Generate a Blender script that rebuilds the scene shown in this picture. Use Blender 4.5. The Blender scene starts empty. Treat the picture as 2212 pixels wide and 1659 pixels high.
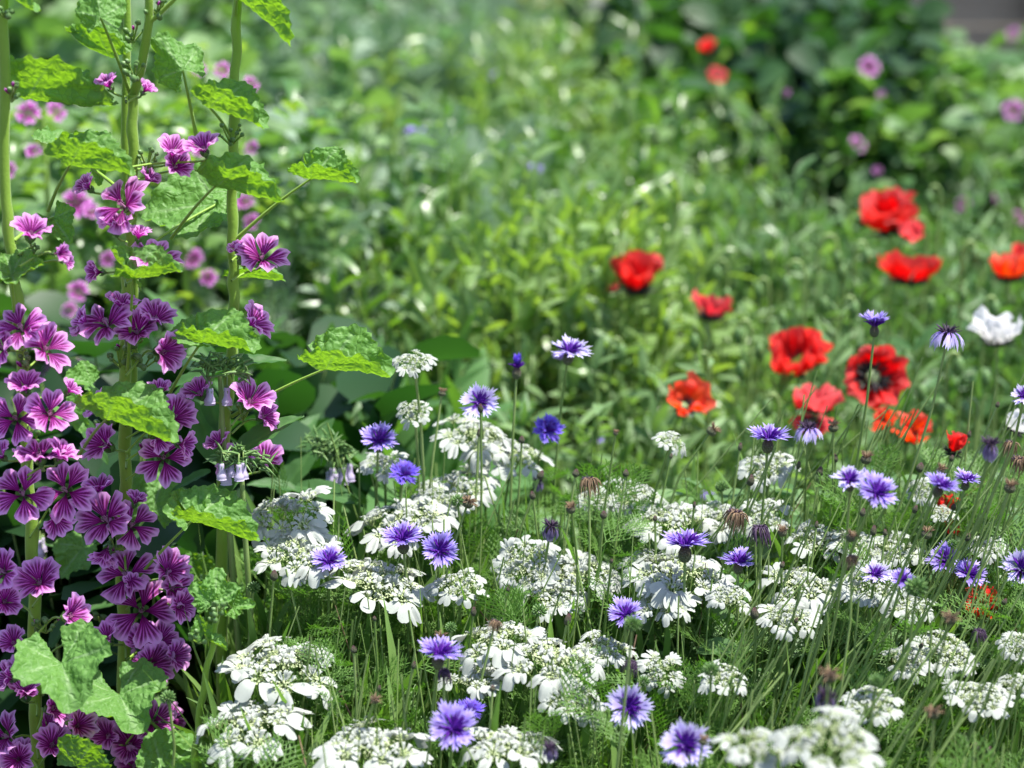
import bpy, math, random
import numpy as np
from mathutils import Vector, Matrix, noise
R = math.radians
RND = random.Random(11)
NR = np.random.RandomState(5)
S = bpy.context.scene
# ------------------------------------------------------------------ camera
PITCH = R(15); CZ = 1.25; FPX = 4389.0      # pixel units: photograph at 2212 x 1659
cd = bpy.data.cameras.new('camera'); cam = bpy.data.objects.new('camera', cd)
S.collection.objects.link(cam); S.camera = cam
cam.location = (0, 0, CZ); cam.rotation_euler = (math.pi/2 - PITCH, 0, 0)
cd.sensor_width = 36; cd.lens = 36*FPX/2212.0
cd.clip_start = 0.05; cd.clip_end = 400
cd.dof.use_dof = True; cd.dof.focus_distance = 1.83
APER = 0.0195
cd.dof.aperture_fstop = (cd.lens/1000)/APER
# ------------------------------------------------------------------ light
SUN = Vector((0.34, -0.06, 0.93)).normalized()
el = math.asin(SUN.z); az = math.atan2(SUN.x, SUN.y)
w = bpy.data.worlds.new('World'); S.world = w; w.use_nodes = True
nt = w.node_tree; bg = nt.nodes['Background']
sky = nt.nodes.new('ShaderNodeTexSky'); sky.sky_type = 'NISHITA'; sky.sun_disc = False
sky.sun_elevation = el; sky.sun_rotation = az
nt.links.new(sky.outputs[0], bg.inputs[0]); bg.inputs[1].default_value = 0.12
sl = bpy.data.lights.new('sun', 'SUN'); sl.energy = 5.0; sl.angle = R(0.5); sl.color = (1, .965, .9)
so = bpy.data.objects.new('sun', sl); S.collection.objects.link(so)
so.rotation_euler = SUN.to_track_quat('Z', 'Y').to_euler()
S.view_settings.view_transform = 'Standard'; S.view_settings.look = 'None'
S.view_settings.exposure = 1.12; S.view_settings.gamma = 1
S.cycles.use_denoising = True
S.cycles.max_bounces = 8; S.cycles.transmission_bounces = 5; S.cycles.diffuse_bounces = 4
S.cycles.sample_clamp_indirect = 6
# ------------------------------------------------------------------ placing
Fv = Vector((0, math.cos(PITCH), -math.sin(PITCH))); Uv = Vector((0, math.sin(PITCH), math.cos(PITCH)))
def depth(v, Y):
    r = (829.5 - v)/FPX
    return Y/(math.cos(PITCH) + r*math.sin(PITCH))
def P(u, v, Y):
    d = depth(v, Y)
    return Vector((0, 0, CZ)) + Fv*d + Vector((1, 0, 0))*((u-1106)/FPX*d) + Uv*((829.5-v)/FPX*d)
def upx(v, Y): return depth(v, Y)/FPX          # metres per pixel at that place
def fY(Y): return Y if Y <= 1.5 or Y > 2.2 else 1.5 + (Y-1.5)*.83
def Yb(v): return 1.95 + (v-880)/(1659-880)*(1.5-1.95)   # where the bed's canopy stands along the row v
# ------------------------------------------------------------------ mesh builder
class MB:
    def __init__(s): s.v = []; s.f = []; s.p = []; s.n = 0
    def add(s, V, F, A=None):
        V = np.asarray(V, float).reshape(-1, 3); F = np.asarray(F, int).reshape(-1, 4)
        A = np.zeros_like(V) if A is None else np.asarray(A, float).reshape(-1, 3)
        s.v.append(V); s.f.append(F+s.n); s.p.append(A); s.n += len(V)
    def data(s, name, mat):
        V = np.concatenate(s.v); F = np.concatenate(s.f); A = np.concatenate(s.p)
        m = bpy.data.meshes.new(name)
        m.vertices.add(len(V)); m.vertices.foreach_set('co', V.astype(np.float32).ravel())
        m.loops.add(len(F)*4); m.loops.foreach_set('vertex_index', F.astype(np.int32).ravel())
        m.polygons.add(len(F)); m.polygons.foreach_set('loop_start', np.arange(0, len(F)*4, 4, dtype=np.int32))
        m.polygons.foreach_set('use_smooth', np.ones(len(F), bool))
        a = m.attributes.new('p', 'FLOAT_VECTOR', 'POINT'); a.data.foreach_set('vector', A.astype(np.float32).ravel())
        m.update(calc_edges=True); m.validate()
        m.materials.append(mat)
        return m
def grid_faces(nu, nv, wrap=False):
    i, j = np.meshgrid(np.arange(nu-1), np.arange(nv if wrap else nv-1), indexing='ij')
    i = i.ravel(); j = j.ravel(); k = (j+1) % nv
    return np.stack([i*nv+j, i*nv+k, (i+1)*nv+k, (i+1)*nv+j], 1)
def tube(mb, pts, rad, sides=6, rnd=0.5):
    pts = [Vector(p) for p in pts]; n = len(pts)
    if not hasattr(rad, '__len__'): rad = [rad]*n
    V = []; A = []
    ref = Vector((0.31, -0.9, 0.23))
    for i, p in enumerate(pts):
        t = (pts[min(i+1, n-1)] - pts[max(i-1, 0)])
        t = t.normalized() if t.length > 1e-9 else Vector((0, 0, 1))
        a = t.cross(ref)
        if a.length < .05: a = t.cross(Vector((1, 0, 0)))
        a.normalize(); b = t.cross(a)
        for k in range(sides):
            q = 2*math.pi*k/sides
            V.append(p + (a*math.cos(q) + b*math.sin(q))*rad[i]); A.append((i/max(1, n-1), k/sides, rnd))
    mb.add([tuple(x) for x in V], grid_faces(n, sides, True), A)
def lathe(mb, prof, sides=10, rnd=0.5, M=None, wob=0):
    V = []; A = []
    for i, (r, z) in enumerate(prof):
        for k in range(sides):
            q = 2*math.pi*k/sides; rr = r*(1+wob*((k % 2)*2-1))
            x = Vector((rr*math.cos(q), rr*math.sin(q), z))
            if M is not None: x = M @ x
            V.append(tuple(x)); A.append((i/(len(prof)-1), k/sides, rnd))
    mb.add(V, grid_faces(len(prof), sides, True), A)
def bez(a, b, c, d, n):
    out = []
    for i in range(n):
        t = i/(n-1); s = 1-t
        out.append(a*s**3 + b*3*s*s*t + c*3*s*t*t + d*t**3)
    return out
def scatter(mb, TV, TF, TA, pos, X, Z, sc, rnd, sy=None):
    """many copies of one template in one mesh: X along the leaf, Z its face"""
    n = len(pos); m = len(TV)
    X = X/np.linalg.norm(X, axis=1)[:, None]
    Yv = np.cross(Z, X); Yv /= (np.linalg.norm(Yv, axis=1)[:, None]+1e-9); Zv = np.cross(X, Yv)
    sc = np.asarray(sc, float); sy = sc if sy is None else sy
    V = pos[:, None, :] + TV[None, :, 0:1]*(X*sc[:, None])[:, None, :] + TV[None, :, 1:2]*(Yv*sy[:, None])[:, None, :] + TV[None, :, 2:3]*(Zv*sc[:, None])[:, None, :]
    F = (TF[None] + (np.arange(n)*m)[:, None, None]).reshape(-1, 4)
    A = np.repeat(TA[None], n, 0).copy(); A[:, :, 2] = rnd[:, None]
    mb.add(V.reshape(-1, 3), F, A.reshape(-1, 3))
def frame(X, Zh, loc=(0, 0, 0), sc=1.0):
    X = Vector(X).normalized(); Zh = Vector(Zh); Y = Zh.cross(X)
    if Y.length < 1e-4: Y = Vector((0, 1, .01)).cross(X)
    Y.normalize(); Z = X.cross(Y)
    M = Matrix((X*sc, Y*sc, Z*sc)).transposed().to_4x4(); M.translation = Vector(loc)
    return M
# ------------------------------------------------------------------ objects
def thing(name, label, cat, loc, group=None):
    o = bpy.data.objects.new(name, None); S.collection.objects.link(o)
    o.empty_display_size = .02; o.location = loc; o['label'] = label; o['category'] = cat
    if group: o['group'] = group
    return o
def part(name, data, parent, M=None, sub=False, label=None):
    o = bpy.data.objects.new(name, data); S.collection.objects.link(o); o.parent = parent
    if M is not None and not sub: o.matrix_basis = Matrix.Translation(-parent.location) @ M
    elif not sub: o.matrix_basis = Matrix.Translation(-parent.location)
    if label: o['label'] = label
    return o
def solo(name, data, kind=None, label=None, cat=None):
    o = bpy.data.objects.new(name, data); S.collection.objects.link(o)
    if kind: o['kind'] = kind
    if label: o['label'] = label
    if cat: o['category'] = cat
    return o
# ------------------------------------------------------------------ materials
class G:
    def __init__(s, name):
        s.m = bpy.data.materials.new(name); s.m.use_nodes = True; s.t = s.m.node_tree; s.t.nodes.clear()
        s.out = s.t.nodes.new('ShaderNodeOutputMaterial')
        a = s.t.nodes.new('ShaderNodeAttribute'); a.attribute_name = 'p'
        x = s.t.nodes.new('ShaderNodeSeparateXYZ'); s.t.links.new(a.outputs['Vector'], x.inputs[0])
        s.a, s.b, s.r = x.outputs
        g = s.t.nodes.new('ShaderNodeTexCoord'); s.obj = g.outputs['Object']
    def put(s, sock, v):
        if isinstance(v, bpy.types.NodeSocket): s.t.links.new(v, sock)
        elif v is not None: sock.default_value = (*v, 1) if isinstance(v, tuple) and len(v) == 3 and sock.type == 'RGBA' else v
    def m_(s, op, a, b=None, c=None, clamp=False):
        n = s.t.nodes.new('ShaderNodeMath'); n.operation = op; n.use_clamp = clamp
        s.put(n.inputs[0], a); s.put(n.inputs[1], b)
        if c is not None: s.put(n.inputs[2], c)
        return n.outputs[0]
    def mix(s, f, a, b):
        n = s.t.nodes.new('ShaderNodeMix'); n.data_type = 'RGBA'
        s.put(n.inputs[0], f); s.put(n.inputs[6], a); s.put(n.inputs[7], b); return n.outputs[2]
    def mr(s, v, a, b, c=0., d=1.):
        n = s.t.nodes.new('ShaderNodeMapRange'); n.interpolation_type = 'SMOOTHSTEP'
        s.put(n.inputs[0], v); n.inputs[1].default_value = a; n.inputs[2].default_value = b; n.inputs[3].default_value = c; n.inputs[4].default_value = d
        return n.outputs[0]
    def noise(s, scale, detail=3, vec=None, rough=.5):
        n = s.t.nodes.new('ShaderNodeTexNoise'); n.inputs['Scale'].default_value = scale; n.inputs['Detail'].default_value = detail
        n.inputs['Roughness'].default_value = rough
        s.t.links.new(vec or s.obj, n.inputs['Vector']); return n.outputs[0]
    def vor(s, scale, vec=None, feat='F1'):
        n = s.t.nodes.new('ShaderNodeTexVoronoi'); n.inputs['Scale'].default_value = scale; n.feature = feat
        s.t.links.new(vec or s.obj, n.inputs['Vector']); return n.outputs[0]
    def bump(s, h, st, dist=.001):
        n = s.t.nodes.new('ShaderNodeBump'); n.inputs['Strength'].default_value = st; n.inputs['Distance'].default_value = dist
        s.t.links.new(h, n.inputs['Height']); return n.outputs[0]
    def hsv(s, col, h=.5, sa=1., v=1.):
        n = s.t.nodes.new('ShaderNodeHueSaturation'); s.put(n.inputs[0], h); s.put(n.inputs[1], sa); s.put(n.inputs[2], v); s.put(n.inputs[4], col); return n.outputs[0]
    def fin(s, col, trans=None, tf=0., rough=.5, spec=.5, nrm=None, sheen=0.):
        p = s.t.nodes.new('ShaderNodeBsdfPrincipled'); s.put(p.inputs['Base Color'], col)
        s.put(p.inputs['Roughness'], rough); p.inputs['Specular IOR Level'].default_value = spec
        if sheen: p.inputs['Sheen Weight'].default_value = sheen
        if nrm is not None: s.t.links.new(nrm, p.inputs['Normal'])
        o = p.outputs[0]
        if trans is not None:
            t = s.t.nodes.new('ShaderNodeBsdfTranslucent'); s.put(t.inputs[0], trans)
            if nrm is not None: s.t.links.new(nrm, t.inputs['Normal'])
            x = s.t.nodes.new('ShaderNodeMixShader'); x.inputs[0].default_value = tf
            s.t.links.new(o, x.inputs[1]); s.t.links.new(t.outputs[0], x.inputs[2]); o = x.outputs[0]
        s.t.links.new(o, s.out.inputs[0]); return s.m
def leafy(name, c1, c2, t1, t2, tf=.42, rough=.42, spec=.5, ns=60, hue=None):
    g = G(name); n = g.noise(ns, 2)
    f = g.m_('ADD', g.m_('MULTIPLY', g.r, .7), g.m_('MULTIPLY', g.m_('SUBTRACT', n, .5), .9), clamp=True)
    return g.fin(g.mix(f, c1, c2), g.mix(f, t1, t2), tf, rough, spec)
def mallow_leaf_mat():
    g = G('mallow_leaf_green')
    vein = g.mr(g.b, .25, .90)
    wv = g.t.nodes.new('ShaderNodeTexNoise'); wv.inputs['Scale'].default_value = 60; g.t.links.new(g.obj, wv.inputs['Vector']); va = g.t.nodes.new('ShaderNodeVectorMath'); va.operation = 'MULTIPLY_ADD'; g.t.links.new(wv.outputs['Color'], va.inputs[0]); va.inputs[1].default_value = (.012, .012, .012); g.t.links.new(g.obj, va.inputs[2])
    v1 = g.vor(130, va.outputs[0], 'DISTANCE_TO_EDGE'); n = g.noise(90, 3)
    c = g.mix(n, (.095, .23, .045), (.17, .35, .085))
    c = g.mix(g.m_('MULTIPLY', vein, .8), c, (.30, .46, .20))
    t = g.mix(n, (.15, .36, .006), (.32, .56, .018))
    t = g.mix(g.m_('MULTIPLY', g.mr(v1, 0, .10, 1, 0), .45), t, (.05, .15, .005))
    t = g.mix(g.m_('MULTIPLY', vein, .6), t, (.08, .20, .01))
    h = g.m_('ADD', g.m_('MULTIPLY', g.mr(v1, 0, .28), 1.0), g.m_('MULTIPLY', g.noise(140, 3), .8))
    return g.fin(c, t, .46, .52, .35, g.bump(h, .55, .0012))
def petal_mat(name, deep, edge, line, tl=.5):
    g = G(name)
    wob = g.m_('MULTIPLY', g.m_('SUBTRACT', g.noise(90, 2), .5), .9)
    s = g.m_('ABSOLUTE', g.m_('SINE', g.m_('ADD', g.m_('MULTIPLY', g.b, 9.2), wob)))
    st = g.m_('MULTIPLY', g.mr(s, .40, .80), g.mr(g.a, .72, 1.0, 1, 0))
    base = g.mr(g.a, .12, .62, 1, 0)
    f = g.m_('MAXIMUM', g.m_('MULTIPLY', st, .92), base, clamp=True)
    c = g.mix(g.mr(g.a, .95, .35), edge, deep)
    pale = g.mr(g.a, .72, 1.0); c = g.mix(g.m_('MULTIPLY', pale, .6), c, (.86, .55, .84))
    c = g.mix(f, c, line); c = g.hsv(c, .5, 1., g.m_('ADD', .78, g.m_('MULTIPLY', g.r, .44)))
    return g.fin(c, g.hsv(c, .5, 1.1, 1.45), .50, .5, .3, g.bump(g.m_('ADD', s, g.noise(300, 2)), .5, .0006))
def simple(name, c1, c2, tf=.35, rough=.55, spec=.3, ns=120, tg=1.2, bump=0., sat=1.1):
    g = G(name); n = g.noise(ns, 3)
    f = g.m_('ADD', g.m_('MULTIPLY', g.r, .6), g.m_('MULTIPLY', g.m_('SUBTRACT', n, .3), .8), clamp=True)
    c = g.mix(f, c1, c2)
    return g.fin(c, g.hsv(c, .5, sat, tg), tf, rough, spec, g.bump(g.noise(ns*4, 3), bump, .0006) if bump else None)
def ray_mat(name, base, mid, tip):
    g = G(name); c = g.mix(g.mr(g.a, .12, .58), base, mid); c = g.mix(g.mr(g.a, .55, 1.), c, tip)
    c = g.hsv(c, .5, 1., g.m_('ADD', .72, g.m_('MULTIPLY', g.r, .56)))
    return g.fin(c, g.hsv(c, .5, 1.1, 1.15), .42, .5, .25)
def calyx_mat(name, g1, g2, tip):
    g = G(name); v = g.vor(13, feat='DISTANCE_TO_EDGE')
    c = g.mix(g.noise(30, 2), g1, g2); c = g.mix(g.mr(g.a, .35, .95), c, tip)
    c = g.mix(g.mr(v, 0, .06, .8, 0), c, (.03, .02, .015))
    return g.fin(c, None, 0, .6, .3, g.bump(v, .8, .03))
M = {}
M['mleaf'] = mallow_leaf_mat()
M['mpetal'] = petal_mat('striped_mallow_petal', (.50, .048, .43), (.77, .25, .75), (.16, .002, .09))
M['stamen'] = simple('stamen_pink', (.38, .09, .30), (.70, .45, .60), 0.2, ns=300)
g = G('mallow_stem_green')
M['mstem'] = g.fin(g.mix(g.noise(25, 4), (.15, .28, .022), (.25, .41, .045)), (.15, .3, .02), .06, .5, .35, g.bump(g.noise(500, 2), .35, .0008), .15)
M['bud'] = leafy('bud_green', (.07, .16, .04), (.20, .32, .10), (.12, .3, .02), (.2, .4, .05), .15, ns=150)
M['cstem'] = leafy('thin_stem_green', (.16, .26, .060), (.32, .42, .150), (.12, .3, .02), (.2, .4, .05), .18, ns=40)
M['white'] = simple('white_petal', (.38, .41, .36), (.48, .505, .47), .28, .55, .25, 60, 1.0, .35, .6)
M['cream'] = simple('cream_floret', (.36, .46, .16), (.62, .66, .47), .3, .6, .2, 200, 1.0, 0, .9)
M['ray'] = ray_mat('violet_blue_ray', (.10, .035, .36), (.25, .17, .56), (.47, .40, .80))
M['raydeep'] = ray_mat('deep_blue_ray', (.06, .02, .27), (.13, .075, .50), (.22, .15, .66))
M['raypale'] = ray_mat('pale_lilac_ray', (.26, .16, .48), (.42, .35, .68), (.60, .57, .82))
M['rayfade'] = ray_mat('faded_ray', (.08, .05, .12), (.17, .13, .26), (.34, .30, .50))
M['disc'] = simple('dark_violet_floret', (.055, .006, .20), (.14, .02, .38), .2, .5, .3)
M['discfade'] = simple('dark_dry_floret', (.035, .018, .05), (.10, .06, .11), .1, .6, .3)
M['calyx'] = calyx_mat('scaly_calyx', (.14, .18, .08), (.27, .31, .16), (.18, .11, .10))
M['budhead'] = calyx_mat('scaly_bud', (.10, .13, .06), (.19, .20, .12), (.19, .065, .10))
M['dry'] = simple('dry_brown', (.10, .06, .04), (.36, .25, .15), .15, .7, .2, 200)
def poppy_mat(name, c1, c2):
    g = G(name); c = g.mix(g.mr(g.r, 0, 1), c1, c2); n = g.noise(60, 3)
    c = g.mix(g.m_('MULTIPLY', n, .35), c, c2); c = g.mix(g.m_('MULTIPLY', g.mr(g.a, .6, 1.), .30), c, (.92, .22, .20)); c = g.mix(g.mr(g.a, .16, .32, 1, 0), c, (.02, .005, .012))
    return g.fin(c, g.hsv(c, .5, 1.05, 1.5), .48, .38, .4, g.bump(g.m_('ABSOLUTE', g.m_('SINE', g.m_('ADD', g.m_('MULTIPLY', g.b, 16.), g.m_('MULTIPLY', g.noise(40, 2), 9.)))), .5, .002))
M['poppy'] = poppy_mat('red_poppy_petal', (.50, .006, .008), (.80, .022, .022))
M['poppink'] = poppy_mat('pink_red_poppy_petal', (.66, .025, .045), (.84, .14, .15))
M['poporange'] = poppy_mat('orange_red_poppy_petal', (.72, .035, .010), (.88, .10, .03))
M['popwhite'] = simple('white_poppy_petal', (.70, .68, .68), (.80, .79, .78), .4, .5, .3, 30, 1.0, .5, .6)
M['popmid'] = simple('poppy_stamen_dark', (.02, .015, .03), (.08, .08, .06), 0.05, .6, .3)
M['pod'] = simple('poppy_pod_green', (.16, .24, .10), (.30, .38, .18), 0.05, .5, .3)
M['comfrey'] = leafy('comfrey_leaf_green', (.045, .120, .032), (.10, .21, .065), (.07, .24, .01), (.20, .42, .03), .36, .55, .3, 25)
M['bell'] = simple('lilac_bell', (.40, .30, .60), (.80, .74, .84), .4, .5, .3, 90, 1.1)
M['fern'] = leafy('ferny_leaf_green', (.10, .20, .040), (.230, .360, .100), (.13, .34, .02), (.30, .52, .05), .36, .5, .35, 12)
M['bgreen'] = leafy('meadow_leaf_green', (.055, .140, .040), (.240, .360, .150), (.12, .30, .03), (.30, .50, .08), .38, .50, .45, 3)
M['yellow'] = leafy('yellow_green_leaf', (.075, .175, .040), (.285, .405, .150), (.16, .38, .02), (.42, .60, .05), .42, .34, .7, 3)
M['grey'] = leafy('grey_green_leaf', (.14, .23, .14), (.38, .47, .35), (.12, .28, .07), (.26, .44, .18), .34, .55, .35, 3)
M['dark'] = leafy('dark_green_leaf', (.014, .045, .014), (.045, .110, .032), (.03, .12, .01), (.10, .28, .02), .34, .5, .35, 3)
M['olive'] = leafy('olive_leaf', (.11, .16, .045), (.30, .30, .11), (.25, .32, .04), (.45, .42, .10), .38, .5, .4, 2)
# ------------------------------------------------------------------ ground
g = G('dark_soil')
n1 = g.noise(9, 6); c = g.mix(n1, (.020, .015, .010), (.075, .055, .038))
far = g.noise(.6, 3)
M['soil'] = g.fin(g.mix(g.mr(far, .45, .6), c, (.10, .085, .06)), None, 0, .9, .2, g.bump(g.noise(60, 6), .8, .02))
mb = MB(); N = 60
xs = np.linspace(-1, 1, N); X_, Y_ = np.meshgrid(np.sign(xs)*np.abs(xs)**2.2*150, np.sign(xs)*np.abs(xs)**2.2*150, indexing='ij')
Z_ = .02*np.sin(X_*2.1+.4)*np.cos(Y_*1.7) * (np.hypot(X_, Y_) < 20)
mb.add(np.stack([X_, Y_, Z_], -1), grid_faces(N, N)[:, ::-1])
solo('ground', mb.data('ground', M['soil']), 'structure')
# ------------------------------------------------------------------ leaf templates for masses
def blade_template(w=.16, fold=.25, curl=.25, n=5, kind='lance'):
    """a leaf along +X: 2 strips folded on the midrib"""
    V = []; A = []
    for i in range(n):
        t = i/(n-1)
        ww = w*(math.sin(math.pi*min(1, t*.94+.05))**.8) if kind == 'lance' else w*math.sin(math.pi*(t*.96+.02))**.55
        z = -curl*t*t + .12*t
        for j in (-1, 0, 1): V.append((t, j*ww, z + abs(j)*ww*fold)); A.append((t, j, 0))
    F = grid_faces(n, 3)[:, ::-1]
    return np.array(V), F, np.array(A)
LANCE = blade_template(.12); BROAD = blade_template(.40, .2, .3, 5, 'b'); NARROW = blade_template(.05, .3, .35)
def fern_template():
    V = []; F = []; A = []
    def quad(a, b, wd):
        d = (b-a); n = Vector((-d.y, d.x, 0)).normalized()*wd
        k = len(V)
        for q in (a-n*.7, a+n*.7, b+n*.35, b-n*.35): V.append(tuple(q)); A.append((0, 0, 0))
        F.append((k, k+3, k+2, k+1))
    r = random.Random(4)
    ax = lambda t: Vector((t, 0, .16*t-.32*t*t))
    for i in range(6): quad(ax(i/6), ax((i+1)/6), .012)
    for i in range(1, 8):
        t = i/8; o = ax(t); L = .42*math.sin(math.pi*(t*.75+.2))
        for s in (-1, 1):
            e = o + Vector((L*.62, s*L*.72, .05*r.uniform(-1, 1)+.05)); quad(o, e, .014)
            for q in (.4, .65, .9):
                b = o.lerp(e, q)
                for w_ in (-1, 1):
                    quad(b, b + Vector((L*.34, s*L*.10 + w_*L*.20, r.uniform(-.03, .05))), .017)
    return np.array(V), np.array(F), np.array(A)
FERN = fern_template()
def rv(n): 
    v = NR.normal(size=(n, 3)); return v/np.linalg.norm(v, axis=1)[:, None]
def foliage(name, mat, n, xr, yr, zt, per, L, tmpl, spread=.10, top=.34, jz=.06, up=.45, hole=None, stemw=.0016, clump=5.5, amp=.10):
    """n upright leafy shoots standing over a patch of ground, the leaves near the canopy"""
    mb = MB()
    bx = NR.uniform(*xr, n) if not callable(xr) else None
    by = NR.uniform(*yr, n)
    if callable(xr): lo, hi = xr(by); bx = lo + (hi-lo)*NR.rand(n)
    zz = zt(bx, by) + NR.normal(0, jz, n)
    c1 = np.array([noise.noise(Vector((x*clump, y*clump*.8, len(name)))) for x, y in zip(bx, by)])
    c2 = np.array([noise.noise(Vector((x*2.2, y*1.6, 40+len(name)))) for x, y in zip(bx, by)])
    zz = zz + amp*c1
    k = c1 > -.30
    bx, by, zz, c2 = bx[k], by[k], zz[k], c2[k]
    if hole is not None:
        k = ~hole(bx, by); bx, by, zz = bx[k], by[k], zz[k]
    n = len(bx)
    lean = NR.normal(0, .09, (n, 2))
    K = per; t = NR.rand(n, K)
    z = zz[:, None] - top*t**1.3
    pos = np.stack([bx[:, None] + lean[:, 0:1]*z*1.0, by[:, None] + lean[:, 1:2]*z, z], -1).reshape(-1, 3)
    ang = NR.uniform(0, 2*math.pi, n*K)
    el_ = NR.normal(up, .45, n*K)
    X = np.stack([np.cos(ang)*np.cos(el_), np.sin(ang)*np.cos(el_), np.sin(el_)], 1)
    Zh = np.array([0, 0, 1.]) + rv(n*K)*.8
    sc = L*(.55 + .8*NR.rand(n*K))
    rn = np.clip(np.repeat(.5+1.1*c2+.3*(NR.rand(n)-.5), K) + (NR.rand(n*K)-.5)*.5, 0, 1)
    scatter(mb, *tmpl, pos, X, Zh, sc, rn)
    m = mb.data(name, mat)
    # thin stems
    for i in range(0, n):
        x, y = bx[i], by[i]; zc = zz[i]
        a = np.array([[x+lean[i, 0]*q*zc, y+lean[i, 1]*q*zc, q*zc] for q in (.0, .5, 1.)])
        st.append((a, stemw))
    return solo(name, m, 'stuff')
st = []
def vis(pad=.15): return lambda y: (-(.26*y+pad), (.26*y+pad))
def rightof(a, b): return lambda y: ((a-1106)/FPX*y*1.03, (b-1106)/FPX*y*1.03)
def bump2(x, y): return .035*np.sin(x*7+y*5) + .03*np.sin(x*13-y*9+1) + .03*np.sin(y*17+x*3)
# middle distance behind the bed
foliage('meadow_leaves', M['bgreen'], 1500, rightof(540, 2400), (2.3, 3.6), lambda x, y: .43+.085*(y-2.3)+bump2(x, y)*.7, 20, .043, LANCE, jz=.07, up=.7)
foliage('narrow_leaves', M['yellow'], 1900, rightof(760, 1560), (2.7, 5.2), lambda x, y: .56+.045*(y-2.7)+bump2(x, y)+.05*np.exp(-((x/y-.02)/.05)**2), 21, .052, LANCE, up=.8, jz=.07)
foliage('grey_green_leaves', M['grey'], 900, rightof(380, 1100), (2.8, 6.4), lambda x, y: .56+.075*(y-2.9)+bump2(x, y), 5, .105, FERN, up=.6, jz=.06)
foliage('fine_grey_leaves', M['grey'], 1500, rightof(380, 1150), (2.8, 6.4), lambda x, y: .55+.075*(y-2.9)+bump2(x, y), 14, .038, LANCE, up=.6, jz=.06)
foliage('silvery_leaves', M['grey'], 900, rightof(520, 1000), (3.1, 6.0), lambda x, y: .56+.075*(y-2.9)+bump2(x, y), 9, .055, BROAD, up=.3, jz=.06)
foliage('broad_meadow_leaves', M['yellow'], 420, rightof(560, 1500), (2.9, 5.0), lambda x, y: .56+.05*(y-2.9)+bump2(x, y), 12, .040, BROAD, up=.3, jz=.05)
foliage('far_leaves', M['olive'], 1500, rightof(820, 1560), (5.6, 10.5), lambda x, y: .50+.015*(y-5)+bump2(x*.5, y*.5)*1.6, 9, .095, BROAD, up=.4, jz=.08, amp=.22, clump=2.5)
foliage('poppy_leaves', M['bgreen'], 1500, rightof(1380, 2400), (2.6, 4.3), lambda x, y: .43+.085*(y-2.6)+bump2(x, y)*.7, 12, .075, NARROW, up=.7, jz=.05)
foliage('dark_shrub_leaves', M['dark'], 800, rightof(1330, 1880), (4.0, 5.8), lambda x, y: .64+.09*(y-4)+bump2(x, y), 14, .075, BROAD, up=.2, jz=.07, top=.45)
foliage('shrub_leaves', M['bgreen'], 900, rightof(1380, 2500), (4.0, 5.6), lambda x, y: .58+.03*(y-4)+bump2(x, y), 13, .070, BROAD, up=.2, jz=.07, top=.4)
foliage('left_background_leaves', M['bgreen'], 1100, rightof(-260, 640), (3.0, 6.8), lambda x, y: .62+.08*(y-3)+bump2(x, y)*1.3, 15, .075, BROAD, up=.3, jz=.08)
foliage('low_leaves', M['bgreen'], 700, rightof(640, 2400), (1.95, 2.6), lambda x, y: .40+bump2(x, y)*.5, 12, .045, LANCE, up=.6, jz=.03, top=.2)
# dark undergrowth behind the near mallows
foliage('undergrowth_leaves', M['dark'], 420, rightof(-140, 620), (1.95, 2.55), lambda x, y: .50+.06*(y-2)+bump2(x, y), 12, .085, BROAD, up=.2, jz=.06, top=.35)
foliage('comfrey_undergrowth', M['comfrey'], 200, rightof(380, 960), (2.08, 2.45), lambda x, y: .52+bump2(x, y)*.6, 9, .105, blade_template(.17, .25, .4), up=.7, jz=.04, top=.25)
# ------------------------------------------------------------------ ferny foliage of the bed
def bed_top(x, y): return .500 + (y-1.5)*.31
mb = MB(); n = 9500
by = NR.uniform(1.30, 1.93, n); lo = np.where(by < 1.55, -.17*by, -.12*by); bx = lo + (.285*by-lo)*NR.rand(n)
bz = bed_top(bx, by) - .030 + .028*np.clip((bx/by-.08)*12, 0, 1) - .34*NR.rand(n)**1.2 + .02*np.sin(bx*20) + NR.normal(0, .015, n)
kk = np.array([noise.noise(Vector((x*14, y*12, 7))) for x, y in zip(bx, by)]); bz += .05*kk; kk = kk > -.18; bx, by, bz = bx[kk], by[kk], bz[kk]; n = len(bx)
ang = NR.uniform(0, 6.28, n); e_ = NR.normal(.55, .4, n)
scatter(mb, *FERN, np.stack([bx, by, bz], 1), np.stack([np.cos(ang)*np.cos(e_), np.sin(ang)*np.cos(e_), np.sin(e_)], 1), np.array([0, 0, 1.])+rv(n)*.5,
        (.026+.030*NR.rand(n)), NR.rand(n))
solo('ferny_foliage', mb.data('ferny_foliage', M['fern']), 'stuff')
# thin stalks and grass of the bed
def stalks(name, mat, n, xr, yr, hf, lean, rad, blade=False):
    mb = MB(); by = NR.uniform(*yr, n); lo, hi = xr(by); bx = lo+(hi-lo)*NR.rand(n)
    for x, y in zip(bx, by):
        h = hf(x, y)*(.72+.34*RND.random()); lx = RND.gauss(lean[0], lean[1])*h; ly = RND.gauss(0, .14)*h
        a = Vector((x, y, h)); b = Vector((x-lx, y-ly, .0)); c = Vector((x-lx*.75+RND.gauss(0, .02), y-ly*.7, h*.45))
        k = 7; r = RND.random()
        pts = [a*t*t + c*2*t*(1-t) + b*(1-t)*(1-t) for t in [i/(k-1) for i in range(k)]]
        rr = rad*(.6+.8*RND.random())
        tube(mb, pts, [rr*(1-.55*i/(k-1)) for i in range(k)], 4, r)
    return solo(name, mb.data(name, mat), 'stuff')
stalks('bed_stalks', M['cstem'], 1800, lambda y: (-.125*y, .28*y), (1.35, 1.93), lambda x, y: bed_top(x, y)+.03, (.03, .13), .0014)
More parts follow.
